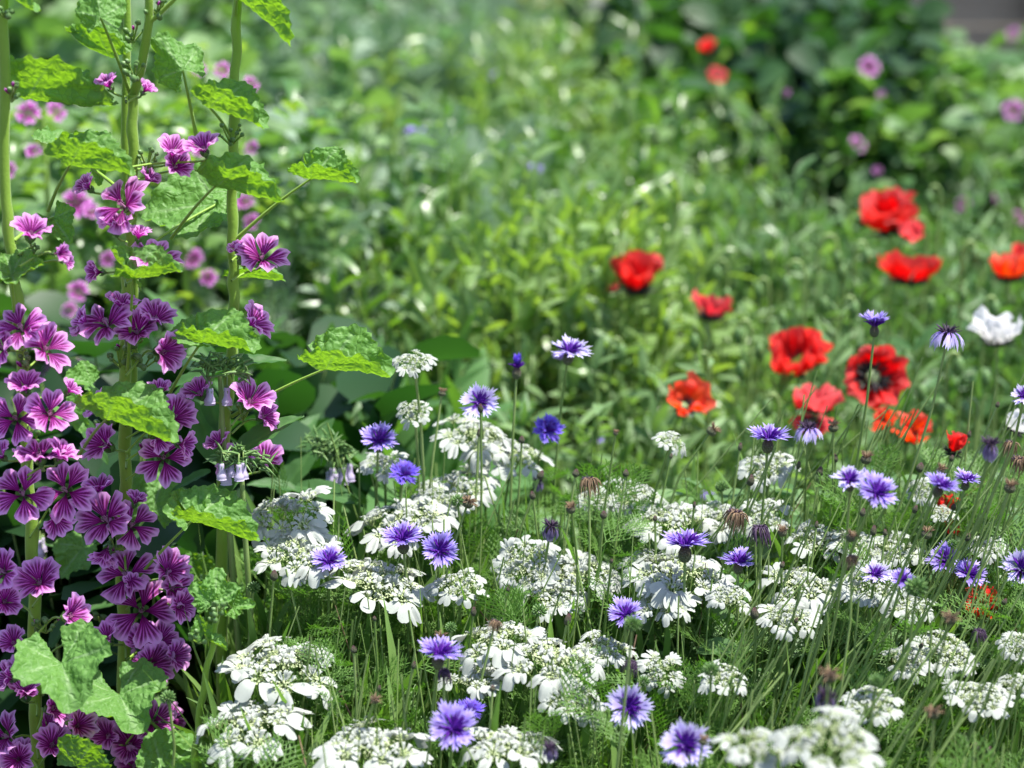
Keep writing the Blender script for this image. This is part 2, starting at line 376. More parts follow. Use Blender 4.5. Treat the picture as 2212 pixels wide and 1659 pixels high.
stalks('dry_stalks', M['dry'], 90, lambda y: (-.12*y, .28*y), (1.35, 1.93), bed_top, (.05, .3), .0013)
stalks('leaning_stalks', M['cstem'], 950, lambda y: (.12*y, .31*y), (1.3, 1.95), lambda x, y: bed_top(x, y)+.08, (.30, .16), .0018)
# grass blades low in the bed
mb = MB(); n = 7500
by = NR.uniform(1.3, 1.93, n); bx = -.27*by + .56*by*NR.rand(n); bz = bed_top(bx, by)-.13-.2*NR.rand(n)
ang = NR.uniform(0, 6.28, n); e_ = NR.normal(1.15, .28, n)
k = (bx > -.17*by) | (by < 1.75); k &= bx > -.15*by
scatter(mb, *blade_template(.028, .2, .2, 5), np.stack([bx, by, bz], 1)[k], np.stack([np.cos(ang)*np.cos(e_), np.sin(ang)*np.cos(e_), np.sin(e_)], 1)[k], (np.array([0, 0, .3])+rv(n))[k],
        (.10+.09*NR.rand(n))[k], NR.rand(n)[k])
solo('grass_blades', mb.data('grass_blades', M['fern']), 'stuff')
# bright broad leaves among the bed, towards the right
mb = MB(); n = 900
by = NR.uniform(1.70, 1.97, n); bx = by*(.05+.22*NR.rand(n)); bz = bed_top(bx, by)-.02-.15*NR.rand(n)
ang = NR.uniform(0, 6.28, n)
scatter(mb, *blade_template(.26, .3, .4, 5, 'b'), np.stack([bx, by, bz], 1), np.stack([np.cos(ang), np.sin(ang), .5+0*ang], 1), np.array([0, 0, 1.])+rv(n)*.5, .022+.022*NR.rand(n), NR.rand(n))
solo('bed_leaves', mb.data('bed_leaves', M['bgreen']), 'stuff')
# ------------------------------------------------------------------ mallow pieces
def mallow_petals(open_, seed, ruffle=.085):
    r = random.Random(seed); mb = MB(); nu, nv = 9, 9
    for k in range(5):
        q = 2*math.pi*k/5 + r.uniform(-.12, .12); o = open_ + r.uniform(-.16, .16); sc = r.uniform(.9, 1.06)
        ph = r.uniform(0, 6); tw = r.uniform(-.3, .3)
        V = []; A = []
        for i in range(nu):
            s = i/(nu-1)
            for j in range(nv):
                t = -1 + 2*j/(nv-1)
                wd = .05 + .52*(s**1.1)*(1-.24*s*s)
                ln = 1.0 - .17*math.exp(-(t/.30)**2) - .26*abs(t)**3
                th = t*wd*1.18
                rr = s*ln*sc
                x = rr*math.cos(th*.95); y = rr*math.sin(th*.95)*1.08
                z = -.30*s*s + .12*s + .16*abs(t)**2*s*(1-.5*s) + ruffle*s*s*math.sin(t*7+ph) + ruffle*.7*math.sin(s*5+t*3+ph)*s + tw*.12*t*s
                # lift by the opening angle: 0 flat, 1.3 closed
                xx = x*math.cos(o) - z*math.sin(o); zz = x*math.sin(o) + z*math.cos(o)
                V.append((xx*math.cos(q)-y*math.sin(q), xx*math.sin(q)+y*math.cos(q), zz)); A.append((s, t, r.random()*.1+.45+.2*math.sin(k*2+seed)))
        mb.add(V, grid_faces(nu, nv), A)
    return mb.data('flower', M['mpetal'])
PET = [mallow_petals(o, i) for i, o in enumerate((.25, .35, .45, .55, .65, .80, .95, 1.15))]
mb = MB(); tube(mb, [(0, 0, .0), (0, 0, .15), (0, 0, .28)], [.035, .03, .03], 6)
for i in range(46):
    a = RND.uniform(0, 6.28); z = RND.uniform(.18, .34); rr = RND.uniform(.05, .085)
    c = Vector((math.cos(a)*rr, math.sin(a)*rr, z)); e = .017
    for q in (0, 1.57):
        d = Vector((math.cos(q+a), math.sin(q+a), .4))*e; u_ = Vector((0, 0, e))
        mb.add([tuple(c-d), tuple(c-u_), tuple(c+d), tuple(c+u_)], [(0, 1, 2, 3)], [(0, 0, .8)]*4)
STAMEN = mb.data('stamen_column', M['stamen'])
mb = MB()
for k in range(5):
    q = 2*math.pi*k/5+.6; V = []; A = []
    for i in range(5):
        s = i/4
        for t in (-1, 0, 1):
            wd = .13*math.sin(math.pi*min(1, s*.8+.22)); x = .02+.20*math.sin(s*1.5); z = -.13+.30*s
            y = t*wd; V.append((x*math.cos(q)-y*math.sin(q), x*math.sin(q)+y*math.cos(q), z)); A.append((s, t, .3))
    mb.add(V, grid_faces(5, 3), A)
lathe(mb, [(.015, -.20), (.09, -.14), (.11, -.05), (.06, .0)], 8, .3)
CALYX = mb.data('calyx', M['bud'])
mb = MB()          # folded bud
lathe(mb, [(.01, -.5), (.22, -.42), (.42, -.15), (.46, .1), (.34, .4), (.12, .62), (.01, .68)], 10, .5, None, .10)
MBUD = mb.data('bud', M['bud'])
mb = MB()
lathe(mb, [(.01, -.3), (.16, -.2), (.24, .1), (.26, .45), (.18, .8), (.03, .95)], 10, .5, None, .12)
PBUD = mb.data('opening_bud', M['mpetal'])
def leaf_mesh(size, fold, seed, curl=.25, crinkle=1.0, lobes=5, sharp=.0, mat='mleaf', wide=.86):
    """roundish five-lobed toothed leaf, base at the origin, tip along +X, folded on the midrib"""
    r = random.Random(seed); nu, nv = 38, 97; amax = R(128 if wide < 1 else 156)
    off = r.uniform(0, 50); V = []; A = []
    lift = [r.uniform(-.12, .12) for _ in range(6)]
    for i in range(nu):
        s = i/(nu-1)
        for j in range(nv):
            a = -amax + 2*amax*j/(nv-1)
            lob = .5+.5*math.cos(a*lobes/ (2*158/360*1.0) / 1.0 * .44*1.0*2*.5*2) if False else .5+.5*math.cos(a*360/(316/lobes)*1.0)
            out = (.15 + .85*math.cos(a*.5)**1.1 if wide < 1 else .62+.38*math.cos(a*.5))*(1 - .13*(1-lob) - sharp*(1-lob)) * (1 + .028*math.sin(a*34))
            rr = s*out
            x, y = rr*math.cos(a), rr*math.sin(a)*wide
            n1 = noise.noise(Vector((x*3+off, y*3, seed*.7))); n2 = noise.noise(Vector((x*9+off, y*9, 3.1))); n3 = noise.noise(Vector((x*17+off, y*17, 9.1)))
            v = .5+.5*math.cos(a*360/(316/lobes)); vr = v**26
            ridge = (v**3)
            z = crinkle*(.08*n1*s + .040*n2*s + .022*n3) - .050*ridge*s*(1-.4*s) + .06*(1-lob)*s*s
            z += .035*math.sin(a*17+off)*s**3*crinkle
            per = 316/lobes; dd = abs(((math.degrees(a) + per/2) % per) - per/2)/per      # 0 on a main vein
            sec = (.5+.5*math.cos((s*6.5 - dd*2.6 + .15*n1)*2*math.pi))
            z += (-.009*sec**4 + .007*(1-sec))*s*min(1, dd*6)*crinkle
            vr = max(vr, .62*sec**10*min(1, dd*5))
            z -= curl*x*abs(x)*.5
            # fold along the midrib, rounded at the middle
            f = fold*(math.sqrt(y*y+.0025)-.05)/max(abs(y), 1e-4) if abs(y) > 1e-4 else 0
            f = fold*min(1, abs(y)/.16)
            yy = y*math.cos(f) - z*math.sin(f)*(1 if y > 0 else -1); zz = abs(y)*math.sin(f) + z*math.cos(f)
            V.append((x*size, yy*size, zz*size)); A.append((s, .999*vr*min(1, 1.4-s), .5+lift[0]))
    mb = MB(); mb.add(V, grid_faces(nu, nv)[:, ::-1], A)
    return mb.data('leaf', M[mat])
CAMV = Vector((0, -.94, .33))
def mallow(label, loc, group='near purple mallow plants'):
    return thing('mallow_plant', label, 'mallow', loc, group)
lf_n = [0]
def mleaf(pl, base, tip, Yv, dY=0., fold=35, roll=0, size=None, stem=None, curl=.25, crk=1.0, hint=None, lobes=5, sharp=0, wide=.86):
    """base and tip in photograph pixels, Yv the base's distance, dY how much nearer (-) the tip stands"""
    b = P(base[0], base[1], Yv); t = P(tip[0], tip[1], Yv+dY); ax = t-b
    sz = ax.length if size is None else size*upx(base[1], Yv)
    up = Vector((0, 0, 1)) if hint is None else Vector(hint)
    up = Matrix.Rotation(R(roll), 3, ax.normalized()) @ up
    lf_n[0] += 1
    o = part('leaf', leaf_mesh(sz*(.90 if wide < 1 else 1), R(fold), lf_n[0]*3+1, curl, crk, lobes, sharp, 'mleaf', wide), pl, frame(ax, up, b))
    if stem:
        e = P(stem[0], stem[1], stem[2] if len(stem) > 2 else Yv+.01)
        mb = MB(); mid = b.lerp(e, .5) + Vector((0, 0, .004))
        tube(mb, bez(b, b.lerp(mid, .6), mid, e, 8), [.0010, .0011, .0012, .0013, .0014, .0015, .0016, .0019], 6)
        m = mb.data('leaf_stalk', M['mstem']); q = part('leaf_stalk', m, pl)
    return o
fl_n = [0]
def mflower(pl, u, v, r, Yv, face, k=None, stem=None, lab=None):
    """face = (sideways, towards the camera, up)"""
    fl_n[0] += 1; r *= 1.24
    c = P(u, v, Yv); nrm = Vector((face[0]+RND.gauss(0, .15), -face[1]*.85, face[2]+.22+RND.gauss(0, .15))).normalized()
    sp = Vector((math.cos(fl_n[0]*2.4), math.sin(fl_n[0]*2.4), .1))
    X = (sp - nrm*sp.dot(nrm)).normalized()
    s = r*upx(v, Yv)
    if k is None: k = fl_n[0] % 6
    Mx = frame(X, nrm, c - nrm*s*.22, s)
    o = part('flower', PET[min(7, k+RND.choice((0, 1, 1, 2)))], pl, Mx, label=lab)
    part('stamen_column', STAMEN, o, sub=True); part('calyx', CALYX, o, sub=True)
    if stem is not None:
        e = P(stem, v + r*.75, Yv+.005); b = c - nrm*s*.40
        mb = MB(); back = Vector((0, .03, 0)); tube(mb, bez(b, b-nrm*s*.5+back*.6, e+(b-e)*.4+back, e, 6), .0011, 5); part('flower_stalk', mb.data('flower_stalk', M['mstem']), pl)
    return o
def mstem(pl, pts, rad=11.5):
    W = [P(u, v, y) for u, v, y in pts]; W.append(Vector((W[-1].x, W[-1].y+.01, -.02)))
    n = len(W); out = []
    for i in range(n-1):
        for q in range(5): out.append(W[i].lerp(W[i+1], q/5))
    out.append(W[-1]); rr = rad*upx(800, 1.75)
    rads = [rr*(.86+.30*min(1, i/len(out)*1.3))*(1+.13*math.exp(-((i % 8)-4)**2/.8)) for i in range(len(out))]
    out = [p + Vector((.0009*math.sin(i*1.3), 0, 0)) for i, p in enumerate(out)]
    mb = MB(); tube(mb, out, rads, 12)
    part('stem', mb.data('stem', M['mstem']), pl)
def mbuds(pl, u, v, n, Yv, rad=20, sz=9, pet=0):
    for i in range(n):
        a = RND.uniform(0, 6.28); q = rad*math.sqrt(RND.random())
        c = P(u+math.cos(a)*q, v+math.sin(a)*q, Yv+RND.uniform(-.012, .008)); s = 1.5*sz*upx(v, Yv)*RND.uniform(.7, 1.25)
        nrm = Vector((math.cos(a)*.6, -.45, .7+.3*math.sin(a)))
        part('bud', PBUD if i < pet else MBUD, pl, frame(Vector((0, .3, 1)).cross(nrm), nrm, c, s))
        mb = MB(); e = P(u, v+rad*.9, Yv+.008); tube(mb, [c, c.lerp(e, .5), e], .0009, 4); part('bud_stalk', mb.data('bud_stalk', M['mstem']), pl)
# ---- left plant
Y1 = 1.72
pl = mallow('tall purple-striped mallow at the left edge, its stem leaning inwards as it rises', P(79, 1659, Y1)*1)
pl.location.z = 0
mstem(pl, [(4, -40, Y1), (8, 100, Y1), (12, 438, Y1), (25, 548, Y1), (36, 640, Y1), (46, 766, Y1), (55, 950, Y1), (67, 1123, Y1), (74, 1289, Y1), (76, 1480, Y1), (80, 1640, Y1)], 12)
mbuds(pl, 12, 25, 9, Y1-.02, 16, 8); mbuds(pl, 25, 200, 10, Y1-.02, 22, 9, 2); mbuds(pl, 62, 545, 9, Y1-.01, 22, 7)
mleaf(pl, (0, -20), (95, 16), Y1, -.02, 20, -40)
mleaf(pl, (25, 593), (127, 572), Y1-.03, -.01, 22, 35, size=95, stem=(33, 705), curl=-.3)
mleaf(pl, (25, 593), (-60, 560), Y1-.03, -.01, 22, -35, size=70, curl=-.3)
for f in [(66, 505, 50, (.15, .5, .9), 4), (124, 548, 30, (.6, .3, -.3), 5), (142, 566, 22, (.8, .2, -.1), 5), (44, 706, 56, (-.1, .75, .7), 2), (100, 752, 58, (.55, .65, .35), 3), (3, 750, 48, (-.6, .7, .1), 3),
          (33, 903, 54, (0, .95, .25), 1), (108, 893, 54, (.3, .85, .3), 3), (55, 838, 45, (-.1, .4, .9), 4), (150, 845, 30, (.7, .1, .6), 5),
          (48, 1064, 60, (.0, .9, .35), 1), (139, 1058, 60, (.15, .85, .35), 2), (85, 985, 55, (-.1, .2, .8), 4), (130, 985, 45, (.5, .0, .8), 5), (4, 985, 35, (-.5, .4, .5), 5),
          (85, 1258, 58, (.1, .8, .55), 3), (4, 1235, 56, (-.3, .8, .3), 2), (10, 1300, 40, (.3, .9, .1), 4), (150, 1330, 52, (.85, .35, .3), 4), (30, 1390, 42, (-.4, .5, .3), 5), (120, 1120, 45, (.3, .6, -.3), 5),
          (55, 1500, 50, (-.1, .55, .8), 6), (112, 1530, 50, (.7, .5, .3), 6), (12, 1590, 52, (-.4, .8, .3), 3), (112, 1610, 50, (.2, .8, .5), 5), (40, 1640, 45, (0, .9, .2), 4), (165, 1568, 50, (.4, .7, .4), 6), (20, 1465, 40, (-.6, .4, .3), 4)]:
    u_, v_, r_, fc, k_ = f; mflower(pl, u_, v_, r_, Y1-.035+RND.uniform(-.02, .01), fc, k_, stem=20+v_*.04)
mbuds(pl, 70, 955, 7, Y1-.005, 25, 8); mbuds(pl, 100, 1340, 10, Y1-.02, 30, 9, 2); mbuds(pl, 60, 780, 7, Y1-.03, 20, 9, 2)
mleaf(pl, (133, 1432), (170, 1540), Y1-.10, -.06, 30, 0, size=124, stem=(92, 1500, Y1), curl=.5, crk=1.15, hint=(0, -.45, .85), wide=1.1)
mleaf(pl, (115, 470), (165, 540), Y1+.05, -.03, 30, 20, size=85, stem=(30, 520, Y1), hint=(0, -.3, .9))
mleaf(pl, (258, 1500), (300, 1575), Y1-.04, -.05, 26, 0, size=112, stem=(90, 1600, Y1), curl=.5, crk=1.15, hint=(.1, -.5, .8), wide=1.1)
mleaf(pl, (165, 1655), (230, 1560), Y1-.09, -.02, 10, 180, size=110, hint=(0, -1, .1))
def fill(pl, us, v0, v1, n, Yv, w=70):
    for i in range(n):
        v = v0+(v1-v0)*(i+RND.random())/n; u = us + RND.choice((-1, 1))*RND.uniform(22, w)
        mflower(pl, u, v, RND.uniform(38, 50), Yv+RND.uniform(.012, .05), ((u-us)/w*.8, RND.uniform(.2, .9), RND.uniform(.1, .9)), RND.choice((2, 3, 4, 5, 6)), stem=us)
fill(pl, 78, 1380, 1680, 5, Y1, 100)
# ---- middle plant
Y2 = 1.78
pl = mallow('tall purple-striped mallow with two upper shoots, second stem from the left', P(265, 1659, Y2)); pl.location.z = 0
mstem(pl, [(286, 205, Y2-.01), (287, 300, Y2-.01), (289, 411, Y2-.01), (282, 520, Y2), (274, 602, Y2), (273, 711, Y2), (269, 793, Y2), (270, 905, Y2), (271, 1041, Y2), (263, 1178, Y2), (268, 1371, Y2), (270, 1640, Y2)], 12.5)
def shoot(pl, pts, rad):
    W = [P(*p) for p in pts]; mb = MB(); tube(mb, W, [rad*upx(500, 1.78)*(1-.04*i) for i in range(len(W))], 10); part('shoot', mb.data('shoot', M['mstem']), pl)
shoot(pl, [(286, 212, Y2), (296, 180, Y2-.005), (306, 140, Y2-.01), (315, 90, Y2-.015), (322, 46, Y2-.02), (322, -30, Y2-.02)], 11)
shoot(pl, [(321, 50, Y2-.02), (345, 30, Y2-.025), (385, -10, Y2-.03)], 5)
shoot(pl, [(276, 430, Y2+.02), (271, 300, Y2+.02), (273, 150, Y2+.02), (275, 60, Y2+.02), (273, -30, Y2+.02)], 10)
shoot(pl, [(290, 880, Y2+.015), (289, 760, Y2+.015), (292, 640, Y2+.015), (292, 560, Y2+.01)], 8)
mbuds(pl, 290, 150, 14, Y2-.03, 24, 9, 0); mbuds(pl, 288, 70, 9, Y2-.01, 24, 8, 1); mbuds(pl, 338, 18, 12, Y2-.02, 24, 8, 1); mbuds(pl, 318, 345, 14, Y2-.02, 26, 7)
mbuds(pl, 260, 765, 12, Y2-.01, 32, 9, 1); mbuds(pl, 310, 770, 10, Y2-.01, 30, 9); mbuds(pl, 318, 940, 12, Y2-.01, 34, 9, 1); mbuds(pl, 230, 905, 8, Y2+.02, 24, 9)
mbuds(pl, 250, 1175, 7, Y2-.02, 24, 9, 2); mbuds(pl, 230, 1330, 12, Y2+.04, 30, 8)
# leaves of its upper half
mleaf(pl, (240, 124), (120, 80), Y2-.01, .0, 50, 0, size=125, hint=(-.25, 0, 1), curl=-.5, crk=.6)
mleaf(pl, (217, 38), (205, -60), Y2-.05, .02, 25, 180, size=100, stem=(282, 205, Y2), hint=(0, -1, .3))
mleaf(pl, (57, 213), (280, 228), Y2-.03, .0, 42, -12, size=215, curl=.1)
mleaf(pl, (395, 152), (335, 70), Y2-.02, .02, 30, 185, size=112, stem=(425, 300, Y2), hint=(0, -1, .2))
mleaf(pl, (128, 318), (262, 320), Y2+.05, .05, 25, -20, size=150, stem=(272, 420, Y2), hint=(0, -.4, 1))
mleaf(pl, (151, 357), (306, 366), Y2-.06, -.01, 48, 0, size=158, stem=(104, 455, Y2), curl=.08)
mleaf(pl, (470, 440), (300, 450), Y2+.07, .0, 12, 8, size=185, stem=(280, 560, Y2), hint=(0, -.75, .7))
mleaf(pl, (288, 600), (415, 588), Y2-.07, -.01, 40, 15, size=128, stem=(276, 800, Y2-.01), curl=-.2)
mleaf(pl, (288, 600), (222, 520), Y2-.06, -.01, 24, -30, size=95, curl=-.2)
mleaf(pl, (230, 905), (412, 942), Y2-.08, -.03, 42, -8, size=190, stem=(170, 985, Y2-.02), curl=.15)
mleaf(pl, (330, 1105), (355, 1015), Y2+.06, .02, 14, 0, size=115, stem=(272, 1180, Y2), hint=(0, -.8, .5))
mleaf(pl, (415, 1125), (570, 1158), Y2-.08, .0, 38, 5, size=165, stem=(262, 1290, Y2-.01), curl=.1)
mleaf(pl, (415, 1125), (372, 1045), Y2-.07, .03, 35, -25, size=95, curl=-.2)
mleaf(pl, (212, 370), (222, 470), Y2+.02, .03, 45, 0, size=40)
for f in [(236, 186, 34, (-.5, .3, .7), 6), (312, 196, 28, (.5, .2, .6), 7), (372, 332, 46, (.35, .5, .55), 5), (378, 360, 40, (.5, .6, .1), 5), (440, 322, 44, (.0, .35, .9), 4),
          (262, 440, 62, (-.2, .85, .35), 1), (190, 405, 36, (-.6, .3, .4), 4), (318, 392, 34, (.7, .1, .3), 6), (335, 562, 56, (.15, .5, .8), 3), (250, 492, 44, (-.1, .2, .9), 5), (214, 587, 34, (-.8, .3, -.2), 6), (300, 510, 34, (.1, .0, .9), 5),
          (228, 695, 60, (-.15, .6, .7), 3), (296, 716, 54, (.15, .85, .45), 4), (335, 690, 50, (.5, .3, .7), 5), (350, 760, 56, (.7, .6, -.15), 5), (185, 700, 42, (-.8, .3, .3), 5), (262, 660, 40, (.2, .0, 1), 5),
          (222, 880, 44, (-.6, .4, .5), 5), (375, 900, 52, (.65, .5, .35), 4), (345, 850, 36, (.2, .2, .9), 5), (228, 962, 54, (-.5, .55, .2), 4), (353, 988, 54, (.25, .8, .3), 2), (392, 960, 38, (.8, .4, -.1), 5), (340, 945, 36, (.6, .5, -.5), 5),
          (227, 1122, 64, (-.15, .85, .5), 2), (286, 1132, 56, (.3, .75, .55), 3), (232, 1190, 46, (-.2, .6, -.5), 5), (215, 1060, 44, (-.2, .1, .9), 5), (195, 1085, 44, (-.6, .3, .4), 4), (292, 1085, 30, (.3, .2, .9), 7),
          (272, 1240, 64, (-.2, .8, .5), 2), (362, 1235, 56, (.5, .6, .5), 5), (372, 1270, 52, (.75, .6, .0), 4), (306, 1318, 66, (.05, .95, .2), 0), (285, 1265, 30, (-.1, .8, .5), 7), (385, 1310, 44, (.6, .6, -.2), 5),
          (232, 1380, 46, (-.5, .4, .4), 6), (305, 1395, 50, (.1, .7, .6), 5), (345, 1385, 46, (.6, .4, .6), 5), (325, 1435, 54, (.5, .75, .2), 3), (372, 1420, 44, (.7, .5, .0), 6),
          (200, 1545, 50, (-.4, .6, .5), 6), (280, 1610, 54, (.2, .8, .4), 5), (235, 1590, 48, (-.2, .7, .4), 6), (330, 1560, 50, (.5, .7, .3), 4), (290, 1655, 44, (.2, .7, .5), 3), (350, 1620, 40, (.6, .6, 0), 5), (215, 1650, 44, (-.5, .5, .3), 5)]:
    u_, v_, r_, fc, k_ = f; mflower(pl, u_, v_, r_, Y2-.035+RND.uniform(-.02, .012), fc, k_, stem=272)
fill(pl, 268, 1430, 1680, 6, Y2, 105)
# ---- third plant
Y3 = 1.80
pl = mallow('tall purple-striped mallow on the third stem from the left, beside the comfrey', P(480, 1659, Y3)); pl.location.z = 0
mstem(pl, [(512, -30, Y3), (511, 90, Y3), (507, 191, Y3), (505, 355, Y3), (501, 466, Y3), (504, 575, Y3), (505, 640, Y3), (500, 760, Y3), (492, 858, Y3), (483, 940, Y3), (480, 1100, Y3), (478, 1600, Y3)], 11.5)
mbuds(pl, 500, 290, 12, Y3-.02, 28, 6); mbuds(pl, 527, 560, 9, Y3-.01, 20, 7); mbuds(pl, 525, 890, 9, Y3-.01, 22, 7)
mleaf(pl, (513, -6), (655, 100), Y3-.03, -.01, 30, -25, size=170, curl=.1, stem=(508, 40, Y3))
mleaf(pl, (452, 232), (594, 272), Y3-.05, -.01, 46, 0, size=150, curl=.12, stem=(502, 300, Y3))
mleaf(pl, (465, 402), (628, 432), Y3-.05, .0, 42, 0, size=165, curl=.1, stem=(370, 515, Y3))
mleaf(pl, (672, 386), (818, 386), Y3-.02, -.03, 44, 12, size=132, curl=.0, stem=(506, 520, Y3))
mleaf(pl, (436, 738), (578, 748), Y3-.07, -.02, 40, 8, size=150, curl=.1, stem=(355, 872, Y3-.02))
mleaf(pl, (436, 738), (440, 640), Y3-.05, .05, 20, 0, size=98, curl=.1, hint=(0, -.8, .6))
mleaf(pl, (436, 738), (355, 720), Y3-.06, .0, 25, -10, size=85, curl=.1, hint=(0, -.3, 1))
mleaf(pl, (703, 797), (872, 800), Y3-.02, -.02, 46, 10, size=172, curl=.12, stem=(500, 900, Y3))
mleaf(pl, (515, 600), (640, 590), Y3+.02, .0, 20, -10, size=110, curl=.2)
mleaf(pl, (500, 415), (450, 500), Y3+.03, -.05, 30, 0, size=70)
for f in [(566, 555, 56, (.2, .75, .6), 3), (545, 700, 50, (.85, .2, .4), 4), (540, 868, 56, (.65, .45, .55), 5), (512, 540, 26, (-.2, .3, .8), 6), (432, 850, 42, (-.4, .4, .7), 5), (568, 900, 40, (.8, .3, .0), 5),
          (520, 1000, 52, (.1, .6, .6), 4), (572, 1000, 52, (.5, .6, .5), 5), (475, 960, 38, (-.3, .4, .8), 5), (500, 1015, 40, (-.2, .7, .2), 5)]:
    u_, v_, r_, fc, k_ = f; mflower(pl, u_, v_, r_, Y3-.02+RND.uniform(-.02, .015), fc, k_, stem=500)
# ---- young shoot
pl = thing('mallow_shoot', 'young mallow shoot with crinkled lime green leaves round a knob of green buds', 'mallow', P(430, 1600, 1.64)); pl.location.z = 0
mstem(pl, [(470, 1310, 1.64), (462, 1380, 1.64), (442, 1470, 1.64), (428, 1570, 1.64), (420, 1650, 1.64)], 7)
mbuds(pl, 468, 1318, 16, 1.62, 26, 9); mbuds(pl, 430, 1370, 8, 1.63, 22, 7)
mleaf(pl, (462, 1305), (470, 1222), 1.64, .02, 18, 0, size=95, crk=1.6, sharp=.15, hint=(0, -.9, .4)); mleaf(pl, (450, 1300), (415, 1262), 1.64, 0, 20, 0, size=52, crk=1.5, sharp=.15, hint=(0, -.8, .5))
mleaf(pl, (502, 1312), (560, 1298), 1.64, -.01, 20, 0, size=60, crk=1.5, sharp=.15, hint=(0, -.7, .7)); mleaf(pl, (440, 1370), (428, 1330), 1.63, 0, 40, 0, size=50, hint=(0, -.8, .5)); mleaf(pl, (455, 1385), (500, 1402), 1.63, 0, 30, 0, size=45)
pl = thing('mallow_shoot', 'broad crinkled mallow leaf on a short stalk at the bottom beside white flowers', 'mallow', P(360, 1680, 1.62)); pl.location.z = 0
mleaf(pl, (350, 1665), (440, 1590), 1.64, .04, 15, 0, size=140, hint=(0, -.7, .7), stem=(352, 1700, 1.64))
pl = thing('mallow_shoot', 'dark shaded mallow leaves standing low behind the middle mallow stem', 'mallow', P(440, 1300, 1.95)); pl.location.z = 0
for a in [((430, 1240), (395, 1170), 1.9, 70), ((560, 1300), (540, 1380), 1.88, 110), ((520, 1240), (590, 1210), 1.92, 90), ((390, 1250), (340, 1210), 1.95, 80), ((140, 880), (190, 930), 1.9, 80), ((180, 1180), (130, 1240), 1.9, 90), ((310, 1480), (370, 1530), 1.86, 80), ((200, 830), (150, 810), 1.88, 80)]:
    mleaf(pl, a[0], a[1], a[2], -.02, 20, 0, size=a[3], hint=(0, -.6, .7), stem=(440, 1500, 1.95) if a[0][0] > 300 else None)
# ------------------------------------------------------------------ comfrey
def comfrey_leaf(L, seed, fold=.35, curl=.5, w=.17):
    r = random.Random(seed); V = []; A = []; nu, nv = 16, 9
    for i in range(nu):
        s = i/(nu-1); wd = w*L*math.sin(math.pi*(s*.93+.06))**.75*(1.25-.5*s)
        for j in range(nv):
            t = -1+2*j/(nv-1); y = t*wd
            z = abs(y)*fold - curl*L*s*s*.5 + .012*L*noise.noise(Vector((s*9+seed, t*2.5, 1)))*2 + .010*L*math.sin((s*14-abs(t)*2.2)*2)*abs(t)**.5
            V.append((s*L, y + .02*L*math.sin(s*4+seed), z)); A.append((s, t, .2+.5*(abs(t) < .1)))
    mb = MB(); mb.add(V, grid_faces(nu, nv)[:, ::-1], A); return mb.data('leaf', M['comfrey'])
mb = MB()
lathe(mb, [(.05, 0), (.16, -.04), (.19, -.18), (.17, -.45), (.20, -.62), (.30, -.78), (.31, -.92), (.27, -1.0), (.33, -1.05)], 10, .6, None, .05)
BELL = mb.data('bell_flower', M['bell'])
mb = MB()
for k in range(5):
    q = 1.2566*k; V = []; A = []
    for i in range(4):
        s = i/3
        for t in (-1, 0, 1): V.append((math.cos(q)*(.10+.12*s)-math.sin(q)*t*.07*(1-s*.8), math.sin(q)*(.10+.12*s)+math.cos(q)*t*.07*(1-s*.8), .06-.42*s)); A.append((s, t, .2))
    mb.add(V, grid_faces(4, 3), A)
lathe(mb, [(.01, .12), (.10, .08), (.14, -.03)], 8, .3)
SEPAL = mb.data('calyx', M['bud'])
def comfrey(label, u, v, Y, leaves, bells, top, hairy=True):
    pl = thing('comfrey_plant', label, 'comfrey', (P(u, v, Y).x, Y, 0), 'comfrey plants between the mallows and the white flowers')
    T = P(u, v, Y); B = Vector((T.x+.02, Y+.03, 0))
    mb = MB(); tube(mb, bez(B, B+Vector((0, 0, .2)), T-Vector((0, 0, .15)), T, 8), [.004, .004, .0038, .0035, .003, .003, .0025, .002], 8); part('stem', mb.data('stem', M['cstem']), pl)
    for i, (b, t, Yl, dY) in enumerate(leaves):
        b_, t_ = P(b[0], b[1], Yl), P(t[0], t[1], Yl+dY); ax = t_-b_
        part('leaf', comfrey_leaf(ax.length*1.05, i*3+u, .35, .18), pl, frame(ax+Vector((0, 0, .1*ax.length)), Vector((RND.uniform(-.3, .3), -.35, .9)), b_))
    for i, (bu, bv) in enumerate(bells):
        c = P(bu, bv, Y-.015+RND.uniform(-.01, .01)); s = RND.uniform(28, 40)*upx(v, Y)
        lean = Vector((RND.uniform(-.25, .25), -.1, -1))
        o = part('bell_flower', BELL, pl, frame(Vector((1, 0, .01)), -lean, c, s)); part('calyx', SEPAL, o, sub=True)
        mb = MB(); tube(mb, [c, c+Vector((0, .004, .008)), T], .0008, 4); part('flower_stalk', mb.data('flower_stalk', M['cstem']), pl)
    # bristly curl of buds over the bells
    for (bu, bv, n) in top:
        mb = MB(); c = P(bu, bv, Y-.01); s = upx(v, Y)
        for k in range(n):
            d = Vector((RND.gauss(0, 1), RND.gauss(0, .6), RND.gauss(.1, .8))).normalized(); L = RND.uniform(14, 40)*s; o = c + Vector((RND.gauss(0, 12)*s, RND.gauss(0, 8)*s, RND.gauss(0, 10)*s))
            tube(mb, [o, o+d*L*.5, o+d*L+Vector((0, 0, -.1*L))], [.0013, .0011, .0002], 4, RND.random())
        part('bud_curl', mb.data('bud_curl', M['bud']), pl)
